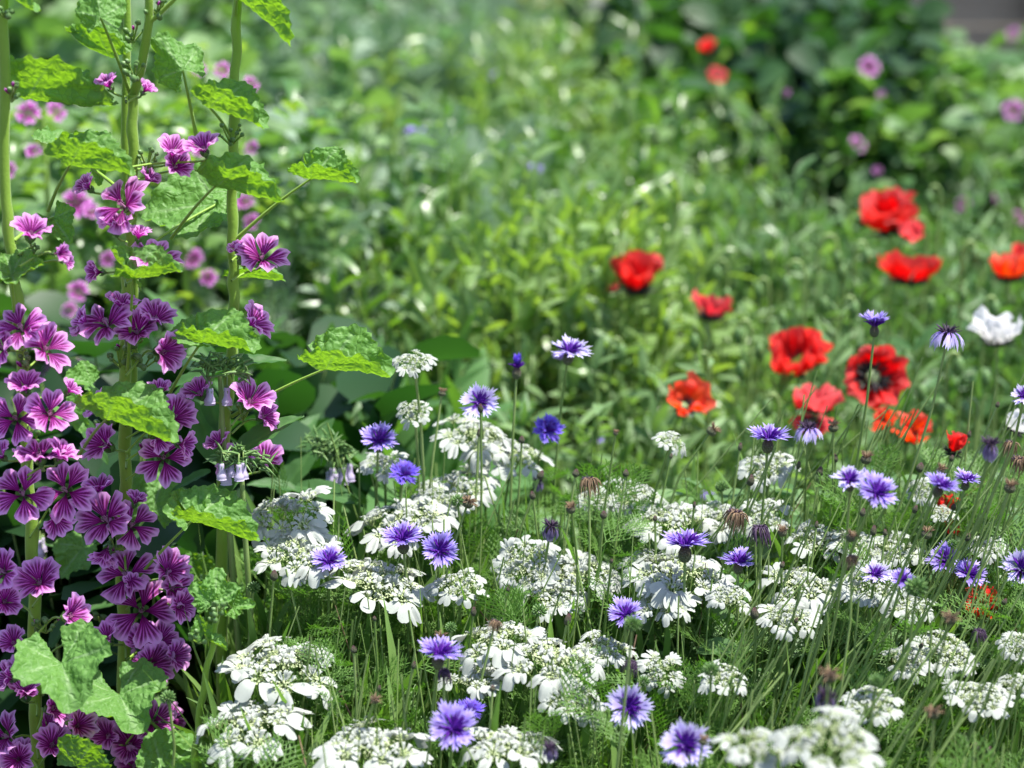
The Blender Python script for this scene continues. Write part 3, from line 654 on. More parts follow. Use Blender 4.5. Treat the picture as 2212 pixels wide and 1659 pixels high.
comfrey('comfrey with hanging lilac bells crossing the third mallow stem low down', 520, 985, 1.74,
        [((500, 985), (652, 905), 1.76, .02), ((480, 1000), (400, 870), 1.82, .05), ((470, 930), (440, 820), 1.84, .03), ((520, 1010), (470, 1090), 1.76, -.02), ((455, 1020), (375, 1060), 1.84, 0)],
        [(478, 1000), (500, 1000), (516, 1002), (488, 1006), (526, 998)], [(520, 985, 60), (560, 1000, 30), (490, 990, 26)])
comfrey('comfrey with a pair of violet bells high against the third mallow stem', 475, 812, 1.77,
        [((475, 800), (400, 770), 1.80, 0), ((480, 795), (612, 780), 1.82, .02), ((480, 800), (350, 850), 1.86, .02), ((470, 790), (420, 735), 1.92, .03), ((450, 800), (360, 900), 1.9, 0)],
        [(455, 838), (490, 836), (452, 834)], [(450, 790, 34), (490, 785, 34), (520, 800, 26)])
comfrey('comfrey with a drooping cluster of pale bells beside the leftmost cornflowers', 722, 985, 1.98,
        [((640, 1050), (775, 1095), 1.93, -.03), ((610, 1070), (715, 910), 2.0, .04), ((600, 1010), (690, 900), 2.05, .06), ((650, 1060), (540, 1050), 1.95, -.02), ((790, 1060), (800, 960), 2.1, .05)],
        [(718, 1010), (730, 1012), (742, 1008), (755, 1000), (710, 1016), (725, 1022)], [(720, 970, 90), (690, 960, 60), (740, 980, 40)])
comfrey('broad blue-green comfrey leaves standing behind the white lace flowers', 940, 1000, 2.12,
        [((900, 1100), (950, 905), 2.14, .02), ((960, 1060), (1000, 900), 2.18, .02), ((880, 1060), (830, 930), 2.2, .04), ((840, 960), (770, 800), 2.35, .05), ((800, 1000), (880, 1050), 2.05, -.03), ((860, 900), (960, 870), 2.3, .0)], [], [])
comfrey('low comfrey leaves in shade under the leftmost mallow blooms', 120, 1350, 1.95,
        [((110, 1400), (180, 1300), 1.9, .02), ((150, 1330), (290, 1290), 1.9, .02), ((60, 1320), (20, 1230), 1.9, .02), ((170, 900), (230, 1000), 1.92, 0), ((120, 1180), (60, 1160), 1.95, 0)],
        [(91, 1160), (84, 1165)], [])
# ------------------------------------------------------------------ cornflowers
def cornflower_rays(seed, lift, droop=0., teeth=5, n=11, mat='ray', inner=True):
    r = random.Random(seed); mb = MB()
    def layer(n, r1, lift, w0, tn, ph):
        for k in range(n):
            q = 2*math.pi*k/n + r.uniform(-.16, .16)+ph; e = lift + r.uniform(-.20, .20); L = r1*r.uniform(.85, 1.06); rn = r.random()
            for j in range(tn):
                sp = (j/(tn-1)-.5)*2; dq = sp*r.uniform(.26, .34)*(1.15 if lift < .8 else .7); le = L*(1-.16*abs(sp))*r.uniform(.88, 1.05); jz = r.uniform(-.10, .10) + .10*(abs(sp)-.5)
                V = []; A = []
                for i in range(5):
                    s = i/4; rr = .07 + (le-.07)*s; qq = q + dq*max(0, s-.25)*1.25
                    z = math.tan(min(1.2, max(-1.2, e)))*rr*.0
                    el_ = e - droop*s*1.1 + jz*s
                    x = rr*math.cos(el_); z = rr*math.sin(el_)
                    wd = (w0*(.35+1.0*s) if s < .7 else w0*(1.2)*(1-s)/.3*.95+.004)
                    cx, cy = x*math.cos(qq), x*math.sin(qq); nx, ny = -math.sin(qq), math.cos(qq)
                    for t in (-1, 1): V.append((cx+nx*wd*t, cy+ny*wd*t, z+.10)); A.append((s, t, rn))
                mb.add(V, grid_faces(5, 2), A)
    layer(n, 1.0, lift, .058, teeth, 0)
    if inner: layer(n-5, .62, lift+.35, .045, teeth-2, .3)
    return mb.data('ray_florets', M[mat])
def spikes(seed, n, h, spread, mat, name, th=.020):
    r = random.Random(seed); mb = MB()
    for k in range(n):
        q = r.uniform(0, 6.28); t = spread*math.sqrt(r.random()); L = h*r.uniform(.7, 1.15)
        d = Vector((math.cos(q)*math.sin(t), math.sin(q)*math.sin(t), math.cos(t))); b = Vector((math.cos(q), math.sin(q), 0))*.12*r.random()
        c = Vector((math.cos(q), math.sin(q), -.3))*L*.25*r.random()
        tube(mb, [b+Vector((0, 0, .02)), b+d*L*.6, b+d*L+c], [th, th*1.1, th*.5], 4, r.random())
    return mb.data(name, M[mat])
RAYS = {'flat': [cornflower_rays(i, .30, inner=False, n=13) for i in range(3)], 'pale': [cornflower_rays(10+i, .25, mat='raypale', inner=False, n=12) for i in range(2)],
        'deep': [cornflower_rays(20, .42, mat='raydeep', teeth=6, n=14)], 'cup': [cornflower_rays(30, 1.12, -.1, 5, 13, 'raydeep')],
        'side': [cornflower_rays(31, .62, 0, 6, 12, 'ray')], 'fade': [cornflower_rays(40+i, -.15, .95, 4, 9, 'rayfade', False) for i in range(2)],
        'fadepale': [cornflower_rays(44, .05, .75, 5, 10, 'raypale', False)]}
DISC = spikes(1, 60, .50, .95, 'disc', 'disc_florets', .032); DISCF = spikes(2, 40, .42, 1.0, 'discfade', 'disc_florets', .022)
mb = MB(); lathe(mb, [(.03, -.62), (.16, -.58), (.26, -.42), (.27, -.22), (.20, -.05), (.13, .08)], 12, .5); CCAL = mb.data('calyx', M['calyx'])
BUDS = []
for w_ in (.85, 1.0, 1.15):
    mb = MB(); lathe(mb, [(.05, -.95), (.40, -.85), (.66*w_, -.45), (.68*w_, .0), (.50*w_, .45), (.30, .80), (.10, 1.0), (.01, 1.02)], 12, .5); BUDS.append(mb.data('bud_head', M['budhead']))
mb = MB(); lathe(mb, [(.05, -.7), (.5, -.62), (.72, -.25), (.66, .1), (.35, .3), (.02, .3)], 12, .5); DRYCUP = mb.data('seed_cup', M['calyx'])
DRYUP = spikes(5, 46, 1.05, .85, 'dry', 'dry_strands', .055)
DRYOPEN = spikes(6, 34, 1.0, 1.5, 'dry', 'dry_strands', .075)
def strands(seed, mat):
    r = random.Random(seed); mb = MB()
    for k in range(46):
        q = r.uniform(0, 6.28); L = r.uniform(.9, 2.6); o = r.uniform(.4, 1.1)
        x = lambda s: (.25+o*math.sin(min(s*2.2, 1.57)))
        fl_ = r.uniform(-.2, .9); pts = [Vector((math.cos(q+fl_*s*.4)*(x(s)*.8+fl_*s*s), math.sin(q+fl_*s*.4)*(x(s)*.8+fl_*s*s), .35+.25*math.sin(s*3.1)-L*s*s)) for s in (0, .25, .5, .75, 1)]
        tube(mb, pts, [.04, .05, .06, .07, .02], 4, r.random())
    return mb.data('withered_florets', M[mat])
DROOP = [strands(1, 'dry'), strands(2, 'discfade')]
def stalk(pl, top, nrm, Y, foot, rad=.0015, name='stem', n=10, mat='cstem'):
    B = Vector((foot[0], foot[1], 0)); h = top.z
    c1 = top - nrm*h*.22; c2 = B + Vector((RND.gauss(0, .01), RND.gauss(0, .01), h*.45))
    mb = MB(); pts = bez(top, c1, c2, B, n)
    tube(mb, pts, [rad*(.85+.5*i/n) for i in range(n)], 6, RND.random())
    return part(name, mb.data(name, M[mat]), pl)
def lean_at(u): return .02 + max(0, (u-1750)/450)*.20
def upd(c, n, s): return c - n*s
def head_dir(side, tilt):
    return Vector((math.sin(R(side))*math.cos(R(tilt)*.6), -math.sin(R(tilt)), math.cos(R(tilt))*math.cos(R(side)))).normalized()
def cornflower(u, v, r, kind, side, tilt, label, Y=None, foot=None):
    Y = Yb(v)-.03 if Y is None else fY(Y)
    c = P(u, v, Y); s = r*upx(v, Y)*1.12; nrm = head_dir(side, tilt)
    fx, fy = (c.x - lean_at(u) + RND.gauss(0, .02), c.y + RND.gauss(0, .03)) if foot is None else foot
    pl = thing('cornflower', label, 'cornflower', (fx, fy, 0), 'cornflowers in bloom above the white lace flowers')
    X = Vector((1, .2*RND.random(), 0)); X = X - nrm*X.dot(nrm)
    Mx = frame(X, nrm, c - nrm*s*.12, s); D = RAYS[kind]
    part('ray_florets', D[int(u) % len(D)], pl, Mx); part('disc_florets', DISCF if 'fade' in kind else DISC, pl, Mx)
    k = 1. if kind not in ('cup',) else 1.35
    part('calyx', CCAL, pl, frame(X, nrm, c - nrm*s*.12, s*k*.85))
    stalk(pl, c - nrm*s*.62, nrm, Y, (fx, fy))
CF = [(1230, 757, 47, 'pale', 8, 12, 'violet cornflower with a pale rim, highest one left of centre above the green', 2.02),
 (1117, 792, 30, 'cup', 4, -4, 'half-open narrow deep blue cornflower on its dark scaly cup', 2.0),
 (1034, 868, 44, 'pale', -4, 50, 'pale lilac cornflower facing the viewer with a small bud held before it', 1.98),
 (817, 950, 45, 'flat', 4, 30, 'violet cornflower leftmost of the upper ones, over a small cream lace flower', 1.95),
 (872, 1025, 36, 'deep', 8, 35, 'deep violet cornflower just right below the leftmost upper cornflower', 1.93),
 (1183, 928, 36, 'deep', 10, 55, 'deep blue round cornflower facing the viewer, right of the white flower heads', 2.02),
 (868, 1163, 52, 'flat', -6, 12, 'flat violet cornflower resting before a large white lace head', None),
 (949, 1188, 44, 'flat', 6, 55, 'violet cornflower with a dark middle, touching another on its left', None),
 (709, 1212, 44, 'flat', 2, 22, 'violet cornflower farthest left in the bed, between two white heads', None),
 (1660, 945, 50, 'flat', 2, 4, 'soft violet cornflower seen edge-on on a long straight stem right of centre', 1.86),
 (1480, 1175, 58, 'flat', 0, -2, 'wide flat violet cornflower over a big white lace head right of centre', 1.76),
 (1835, 1036, 42, 'pale', -6, 18, 'paler blurred cornflower tucked behind its bluer neighbour on the right', 1.62),
 (1893, 1063, 50, 'flat', 10, 30, 'blurred blue-violet cornflower in front, the right one of a touching pair', 1.60),
 (2032, 1048, 42, 'flat', 18, 10, 'small blurred blue cornflower beside a closed bud near the right edge', 1.62),
 (1890, 700, 40, 'side', 2, -2, 'blue cornflower seen from the side above the red poppies', 1.90),
 (2048, 715, 52, 'fadepale', 4, 4, 'pale lilac drooping cornflower next to the white poppy', 1.88),
 (1747, 922, 44, 'fadepale', 0, 8, 'fading cornflower with white-lilac petals hanging, under the red poppies', 1.95),
 (2141, 955, 46, 'fade', 3, 4, 'large blurred grey-violet fading cornflower near the right edge', 1.60),
 (1350, 1327, 42, 'flat', -4, 25, 'violet-blue cornflower half hidden by a round green bud', None),
 (949, 1410, 54, 'flat', 8, 6, 'blurred violet cornflower seen edge-on low left of centre', 1.58),
 (978, 1572, 58, 'flat', 2, 38, 'bright violet cornflower at the bottom left of centre', 1.50),
 (1357, 1527, 54, 'pale', 6, 60, 'large pale lilac cornflower facing the viewer at the bottom centre', None),
 (1478, 1608, 58, 'pale', -6, 45, 'blurred pale cornflower with a purple eye at the bottom, right of centre', 1.46),
 (1190, 1612, 36, 'fade', 6, 10, 'drooping fading cornflower against white petals at the bottom edge', 1.48),
 (1014, 1535, 34, 'deep', 10, 20, 'dark violet cornflower behind the bright one at the bottom', 1.62),
 (1595, 1212, 42, 'flat', 0, 5, 'small purple cornflower low among stalks left of the withered grey heads', None),
 (1192, 1133, 40, 'fade', 10, 10, 'half-withered violet cornflower among thin stalks behind the centre', None),
 (2045, 1210, 44, 'flat', -18, 30, 'deep violet cornflower crossed by leaning stalks at the right', 1.82),
 (2092, 1240, 42, 'flat', 14, 30, 'violet cornflower over the dark red poppy in the bed', 1.80),
 (2205, 1228, 46, 'pale', -10, 50, 'pale lilac cornflower cut by the right edge of the photo', 1.76),
 (1788, 1500, 48, 'fade', 12, 20, 'blurred lilac cornflower beneath a dry brown head at the lower right', 1.42),
 (2088, 1036, 34, 'flat', 8, 0, 'small violet cornflower behind a leaning bud stalk at the right', 1.85),
 (2210, 855, 30, 'pale', -10, 30, 'pale cornflower just inside the right edge under a small green leaf', 1.75),
 (1948, 1252, 30, 'flat', 0, 30, 'blurred small violet cornflower beside a green seed umbel', 1.66),
 (1890, 1240, 36, 'pale', 0, 20, 'lilac cornflower hidden among white lace flowers left of the green umbel', 1.72),
 (1162, 1038, 26, 'fade', 0, 10, 'small dark violet fading cornflower behind the uppermost white heads', 2.02),
 (1495, 880, 22, 'fadepale', 0, 20, 'blurred lilac cornflower beside the orange-red poppy', 2.5)]
for a in CF: cornflower(*a[:7], Y=a[7])
FARC = [(897, 288, 26, 'far violet bloom left of the other two in the blurred green', 3.6), (1070, 168, 22, 'far violet bloom highest in the blurred green meadow', 4.2), (1155, 368, 22, 'far pale violet bloom lowest of three in the green meadow', 3.2), (1210, 770, 18, 'blurred violet bloom behind the pale-rimmed cornflower', 2.4),
 (1290, 950, 18, 'blurred grey-violet bloom standing right of the deep blue cornflower', 2.4), (1530, 1075, 18, 'blurred violet bloom in the dark gap behind the white heads', 2.35)]
for u, v, r, l, Y in FARC:
    cornflower(u, v, r, 'flat', 0, 10, l, Y=Y)
# closed buds: u, v, radius
BD = [(1035, 935, 9), (1127, 950, 9), (1150, 1070, 10), (1168, 1026, 11), (1244, 1022, 10), (1352, 1022, 9), (1304, 1112, 10), (1599, 965, 9), (1621, 1037, 14), (1321, 1212, 6), (1038, 882, 11), (592, 1243, 13),
 (809, 1336, 6), (1023, 1321, 11), (764, 1403, 9), (894, 1437, 9), (819, 1487, 8), (1098, 1272, 8), (1064, 1487, 8), (1804, 990, 10), (1772, 1018, 11), (1725, 1005, 9), (1988, 1010, 12), (1977, 1100, 10), (1864, 1107, 10),
 (1764, 1133, 8), (1887, 1146, 12), (2056, 990, 8), (2155, 874, 7), (2107, 1613, 11), (2136, 1620, 9), (1828, 1218, 16), (2090, 1160, 10), (2130, 1100, 9), (1630, 1325, 14), (1960, 1330, 8), (1912, 1150, 8), (1690, 1220, 8), (1990, 1395, 7), (2170, 1300, 9), (1720, 1340, 7), (2094, 938, 8), (1500, 1090, 7), (1415, 1120, 7), (2060, 1095, 8), (1450, 985, 6)]
def near_word(u, v):
    lm = [(1034, 868, 'the pale viewer-facing cornflower'), (1183, 928, 'the deep blue round cornflower'), (949, 1188, 'the touching pair of cornflowers'), (709, 1212, 'the leftmost cornflower in the bed'), (1660, 945, 'the edge-on cornflower right of centre'), (1480, 1175, 'the wide flat cornflower'), (1893, 1063, 'the blurred blue cornflower pair'),
          (2032, 1048, 'the small blurred blue cornflower'), (1350, 1327, 'the half hidden cornflower'), (949, 1410, 'the edge-on cornflower low left'), (978, 1572, 'the bright bottom cornflower'), (1357, 1527, 'the large pale cornflower'), (2092, 1240, 'the cornflower over the dark red poppy'), (1790, 1590, 'the big blurred white head'), (2141, 955, 'the grey-violet fading cornflower'), (1747, 922, 'the white-lilac fading cornflower'), (1130, 1215, 'the round central white head'), (1588, 1118, 'the withered grey heads')]
    a = min(lm, key=lambda q: (q[0]-u)**2 + (q[1]-v)**2); du, dv = u-a[0], v-a[1]
    h = '' if abs(du) < 14 else ('left of' if du < 0 else 'right of'); w_ = '' if abs(dv) < 14 else ('above' if dv < 0 else 'below')
    d = (w_ + (' and ' if w_ and h else '') + h) or 'in front of'
    far = 'close ' if math.hypot(du, dv) < 70 else ('some way ' if math.hypot(du, dv) < 150 else 'well ')
    return far + d + ' ' + a[2]
used = {}
def uniq(t):
    used[t] = used.get(t, 0)+1
    return t if used[t] == 1 else t.replace('bud', ['', 'second bud', 'third bud', 'fourth bud', 'fifth bud', 'sixth bud'][used[t]-1], 1) if 'bud' in t else t + ' (lower)'
def bud(u, v, r, Y=None, lab=None, kind=0, side=None):
    Y = (Yb(v) - .03 if v > 900 else 1.86) if Y is None else fY(Y)
    c = P(u, v, Y); s = r*upx(v, Y); sd = RND.gauss(4+lean_at(u)*50, 8) if side is None else side; nrm = head_dir(sd, RND.gauss(0, 6))
    fx, fy = c.x - lean_at(u)*1.4 + RND.gauss(0, .02), c.y+RND.gauss(0, .03)
    pl = thing('cornflower_bud', lab or uniq('closed purplish bud %s' % near_word(u, v)), 'bud', (fx, fy, 0), 'closed cornflower buds on thin stalks')
    part('bud_head', BUDS[int(u) % 3], pl, frame(Vector((1, 0, 0)) - nrm*nrm.x, nrm, c, s)); stalk(pl, c - nrm*s*.9, nrm, Y, (fx, fy), .0013)
for q in BD: bud(*q)
bud(1227, 1338, 14, None, 'pointed bud showing a tip of dark blue, below the round central white head')
# withered heads: u, v, size, kind, label
WD = [(1272, 1040, 17, 'd', 'withered grey cornflower with hanging strands beside a white head, centre'), (1539, 930, 17, 'u', 'dry brown seedhead leaning right below the orange-red poppy'), (1588, 1112, 20, 'd', 'withered dark grey cornflower, left one of the two beside white petals'),
 (1643, 1145, 19, 'd', 'withered mauve-grey cornflower, right one of the two beside white petals'), (1690, 1148, 15, 'u', 'papery light brown dry head right of the withered mauve one'), (1233, 1098, 15, 'u', 'brownish seedhead with short bristles left of the reddish bud'), (955, 848, 12, 'u', 'blurred brown seedhead left of the pale cornflower, above the white flowers'),
 (1012, 1085, 18, 'o', 'star-shaped dry tan head before the upper white flowers'), (959, 1452, 14, 'd', 'dark withered head under the edge-on cornflower'), (952, 1375, 15, 'o', 'dry brown burst head above the edge-on cornflower'), (1871, 990, 17, 'u', 'dry bristly seedhead above the blurred blue pair'),
 (1800, 922, 16, 'u', 'dry curled seedhead right beside the white-lilac fading cornflower'), (1838, 1160, 15, 'u', 'round brown-grey seedhead with pinkish scales right of centre'), (2002, 1152, 17, 'u', 'nodding mauve seedhead below the leaning bud stalk'), (2182, 1052, 18, 'u', 'tan bristled seedhead near the right edge'),
 (2200, 995, 16, 'd', 'dark withered head at the right edge under the red petals'), (2184, 960, 14, 'd', 'small black withered head by the blurred white petal'), (2033, 1015, 14, 'u', 'dry seedhead just below the red petals in the bed'), (2053, 1335, 20, 'o', 'blurred straw-coloured dry head right of the white flowers'),
 (2117, 1367, 14, 'd', 'crumpled tan dry head at the right below the dark red poppy'), (1792, 1459, 24, 'o', 'blurred straw-brown dry head above the lilac one'), (2016, 1539, 20, 'o', 'orange-brown dry head on a bent stalk at the lower right'), (1365, 1433, 13, 'd', 'brown withered head among white flowers right of centre'),
 (1519, 1600, 14, 'u', 'blurred brown seedhead in front of the pale cornflower at the bottom'), (1070, 1345, 11, 'd', 'small dark withered head above the wide white head'), (810, 1510, 14, 'o', 'flat tan dry head between white flowers at the lower left'), (1840, 1205, 11, 'd', 'dark blurred withered head low on the stalk right of centre'), (1330, 935, 8, 'u', 'tiny brown seedhead alone above the green between cornflowers')]
for u, v, r, k, l in WD:
    Y = {1539: 1.95, 955: 2.0, 2053: 1.45, 1792: 1.40, 2016: 1.42, 1519: 1.44, 1840: 1.6, 2182: 1.65, 1838: 1.62}.get(u, Yb(v)-.03); Y = fY(Y)
    c = P(u, v, Y); s = r*upx(v, Y); nrm = head_dir(RND.gauss(4, 10)+(28 if u == 1539 else 0), RND.gauss(4, 8)); fx, fy = c.x-lean_at(u)*1.2+RND.gauss(0, .015), c.y+RND.gauss(0, .03)
    pl = thing('withered_cornflower', l, 'seedhead', (fx, fy, 0), 'withered cornflower heads'); F_ = frame(Vector((1, 0, 0)) - nrm*nrm.x, nrm, c, s)
    part('seed_cup', DRYCUP, pl, F_)
    if k == 'd': part('withered_florets', DROOP[u % 2], pl, F_); part('dry_strands', DISCF, pl, frame(Vector((1, 0, 0)) - nrm*nrm.x, nrm, c, s*2))
    else: part('dry_strands', DRYUP if k == 'u' else DRYOPEN, pl, F_)
    stalk(pl, c - nrm*s*.6, nrm, Y, (fx, fy), .0013)
# ------------------------------------------------------------------ white lace flowers (umbels)
def umbellet(seed, outer):
    """outer 1: rim cluster whose big petals point along +X; 0: middle cluster"""
    r = random.Random(seed); mb = MB()
    def petal(a, L, w, z0, droop, notch, r0=.10):
        V = []; A = []; nu, nv = 6, 7; tw = r.uniform(-.25, .25); rn = r.random()
        for i in range(nu):
            s = i/(nu-1)
            for j in range(nv):
                t = -1+2*j/(nv-1); wd = w*(.16+.84*math.sin(min(1, s*1.05)*1.75)**1.0) if s < .9 else w*.90
                ln = L*(1 - notch*math.exp(-(t/.28)**2) - .22*abs(t)**2.5); x = r0 + s*ln; y = t*wd
                z = z0 + .10*math.sin(s*2.4) - droop*s*s + .10*t*t*w*2*s - tw*t*w*s + .03*math.sin(s*6+seed)
                V.append((x*math.cos(a)-y*math.sin(a), x*math.sin(a)+y*math.cos(a), z)); A.append((s, t, rn))
        mb.add(V, grid_faces(nu, nv), A)
    if outer:
        nb = r.choice([3, 4, 4, 5]); half = r.uniform(.85, 1.2)
        for k in range(nb):
            a = -half + 2*half*k/(nb-1) + r.uniform(-.1, .1); c = math.cos(a*.8)
            petal(a, .60*(.50+.55*c)*r.uniform(.80, 1.12), .150*(.7+.4*c), 0, r.uniform(.05, .28)*c, r.choice([.05, .1, .42]))
        for k in range(6): a = 1.5 + k*(3.28/5) + r.uniform(-.15, .15); petal(a, .20, .045, .03, -.02, .2)
        for k in range(3): a = r.uniform(0, 6.28); petal(a, r.uniform(.12, .18), .036, .07, -.05, .3, .05)
    else:
        for k in range(9): a = r.uniform(0, 6.28); petal(a, r.uniform(.12, .22), .045, r.uniform(.02, .07), -.04, .3, .04)
    pet = mb.data('outer_petals', M['white']); mb = MB()
    for k in range(110):          # tiny cream florets
        a = r.uniform(0, 6.28); q = .29*math.sqrt(r.random()); c = Vector((q*math.cos(a), q*math.sin(a), .07+.05*r.random()-q*q*.8)); e = r.uniform(.018, .034)
        n = Vector((r.gauss(0, .6), r.gauss(0, .6), 1)).normalized(); X = n.cross(Vector((r.random(), 1, 0))).normalized()*e; Y_ = n.cross(X)
        mb.add([tuple(c+X), tuple(c+Y_*.8-n*e*.5), tuple(c-X), tuple(c-Y_*.8-n*e*.5)], [(0, 1, 2, 3)], [(0, 0, r.random())]*4)
    for k in range(12):
        a = r.uniform(0, 6.28); q = .17*math.sqrt(r.random()); c = Vector((q*math.cos(a), q*math.sin(a), .05)); tube(mb, [Vector((0, 0, -.12)), c], .008, 3, .0)
    return mb.data('floret_cluster', M['cream']), pet
UO = [umbellet(i, 1) for i in range(8)]; UI = [umbellet(10+i, 0) for i in range(3)]
mb = MB()
for k in range(7):
    a = k*.9; tube(mb, [Vector((0, 0, 0)), Vector((math.cos(a)*.12, math.sin(a)*.12, .03)), Vector((math.cos(a)*.3, math.sin(a)*.3, .0))], [.012, .016, .002], 4, .5)
BRACT = mb.data('bracts', M['fern'])
def layout(seed, no):
    r = random.Random(seed); L = []; mb = MB()
    for k in range(no):
        a = 2*math.pi*k/no + r.uniform(-.13, .13); rr = r.uniform(.46, .66); z = -.04+r.uniform(-.09, .07); sc = r.uniform(.60, .90)
        n = Vector((math.cos(a)*.22, math.sin(a)*.22, 1)); X = Vector((math.cos(a), math.sin(a), -.22)); L.append((UO[r.randrange(8)], frame(X, n, (rr*math.cos(a), rr*math.sin(a), z), sc)))
    for k in range(5):
        a = k*1.256+r.uniform(-.3, .3); rr = r.uniform(.16, .32); L.append((UI[k % 3], frame(Vector((math.cos(a), math.sin(a), -.15)), Vector((.15*math.cos(a), .15*math.sin(a), 1)), (rr*math.cos(a), rr*math.sin(a), .0), .85)))
    for u_, m_ in L: c = m_.translation; tube(mb, [Vector((0, 0, -.62)), Vector((c.x*.7, c.y*.7, -.28)), c], [.018, .014, .012], 4, .4)
    return L, mb.data('umbel_rays', M['cstem'])
LAY = [layout(i, n) for i, n in enumerate((8, 7, 8, 6, 7, 8, 8, 6))]
def lace(u, v, rx, ry, label, Y=None, side=0, kind=None, n=0):
    Y = Yb(v) if Y is None else fY(Y)
    elev = 15 + math.degrees(math.atan((v-829.5)/FPX)); tilt = max(-8, min(62, math.degrees(math.asin(min(.98, ry/rx*.93))) - elev))
    c = P(u, v, Y); s = rx*upx(v, Y)*1.07; nrm = head_dir(side+RND.gauss(0, 5), tilt)
    fx, fy = c.x - lean_at(u)*.5 + RND.gauss(0, .015), c.y+RND.gauss(0, .02)+.02
    pl = thing('white_lace_flower', label, 'lace flower', (fx, fy, 0), 'white lace flower heads')
    q = RND.uniform(0, 6.28); X = Vector((math.cos(q), math.sin(q), 0)); X = X - nrm*X.dot(nrm); H = frame(X, nrm, c + nrm*s*.04, s)
    k = (int(u)+int(v)) % 8 if kind is None else kind
    for (cl, pt), m_ in LAY[k][0]:
        if RND.random() < .05: continue
        if Y < 1.4: m_ = m_ @ Matrix.Scale(.86, 4)
        m_ = m_ @ Matrix.Rotation(RND.gauss(0, .17), 4, 'Y') @ Matrix.Rotation(RND.gauss(0, .18), 4, 'X')
        o = part('umbellet', cl, pl, H @ m_); part('outer_petals', pt, o, sub=True)
    part('umbel_rays', LAY[k][1], pl, H); part('bracts', BRACT, pl, H @ Matrix.Translation((0, 0, -.62)))
    stalk(pl, c - nrm*s*.58, nrm, Y, (fx, fy), .0016)
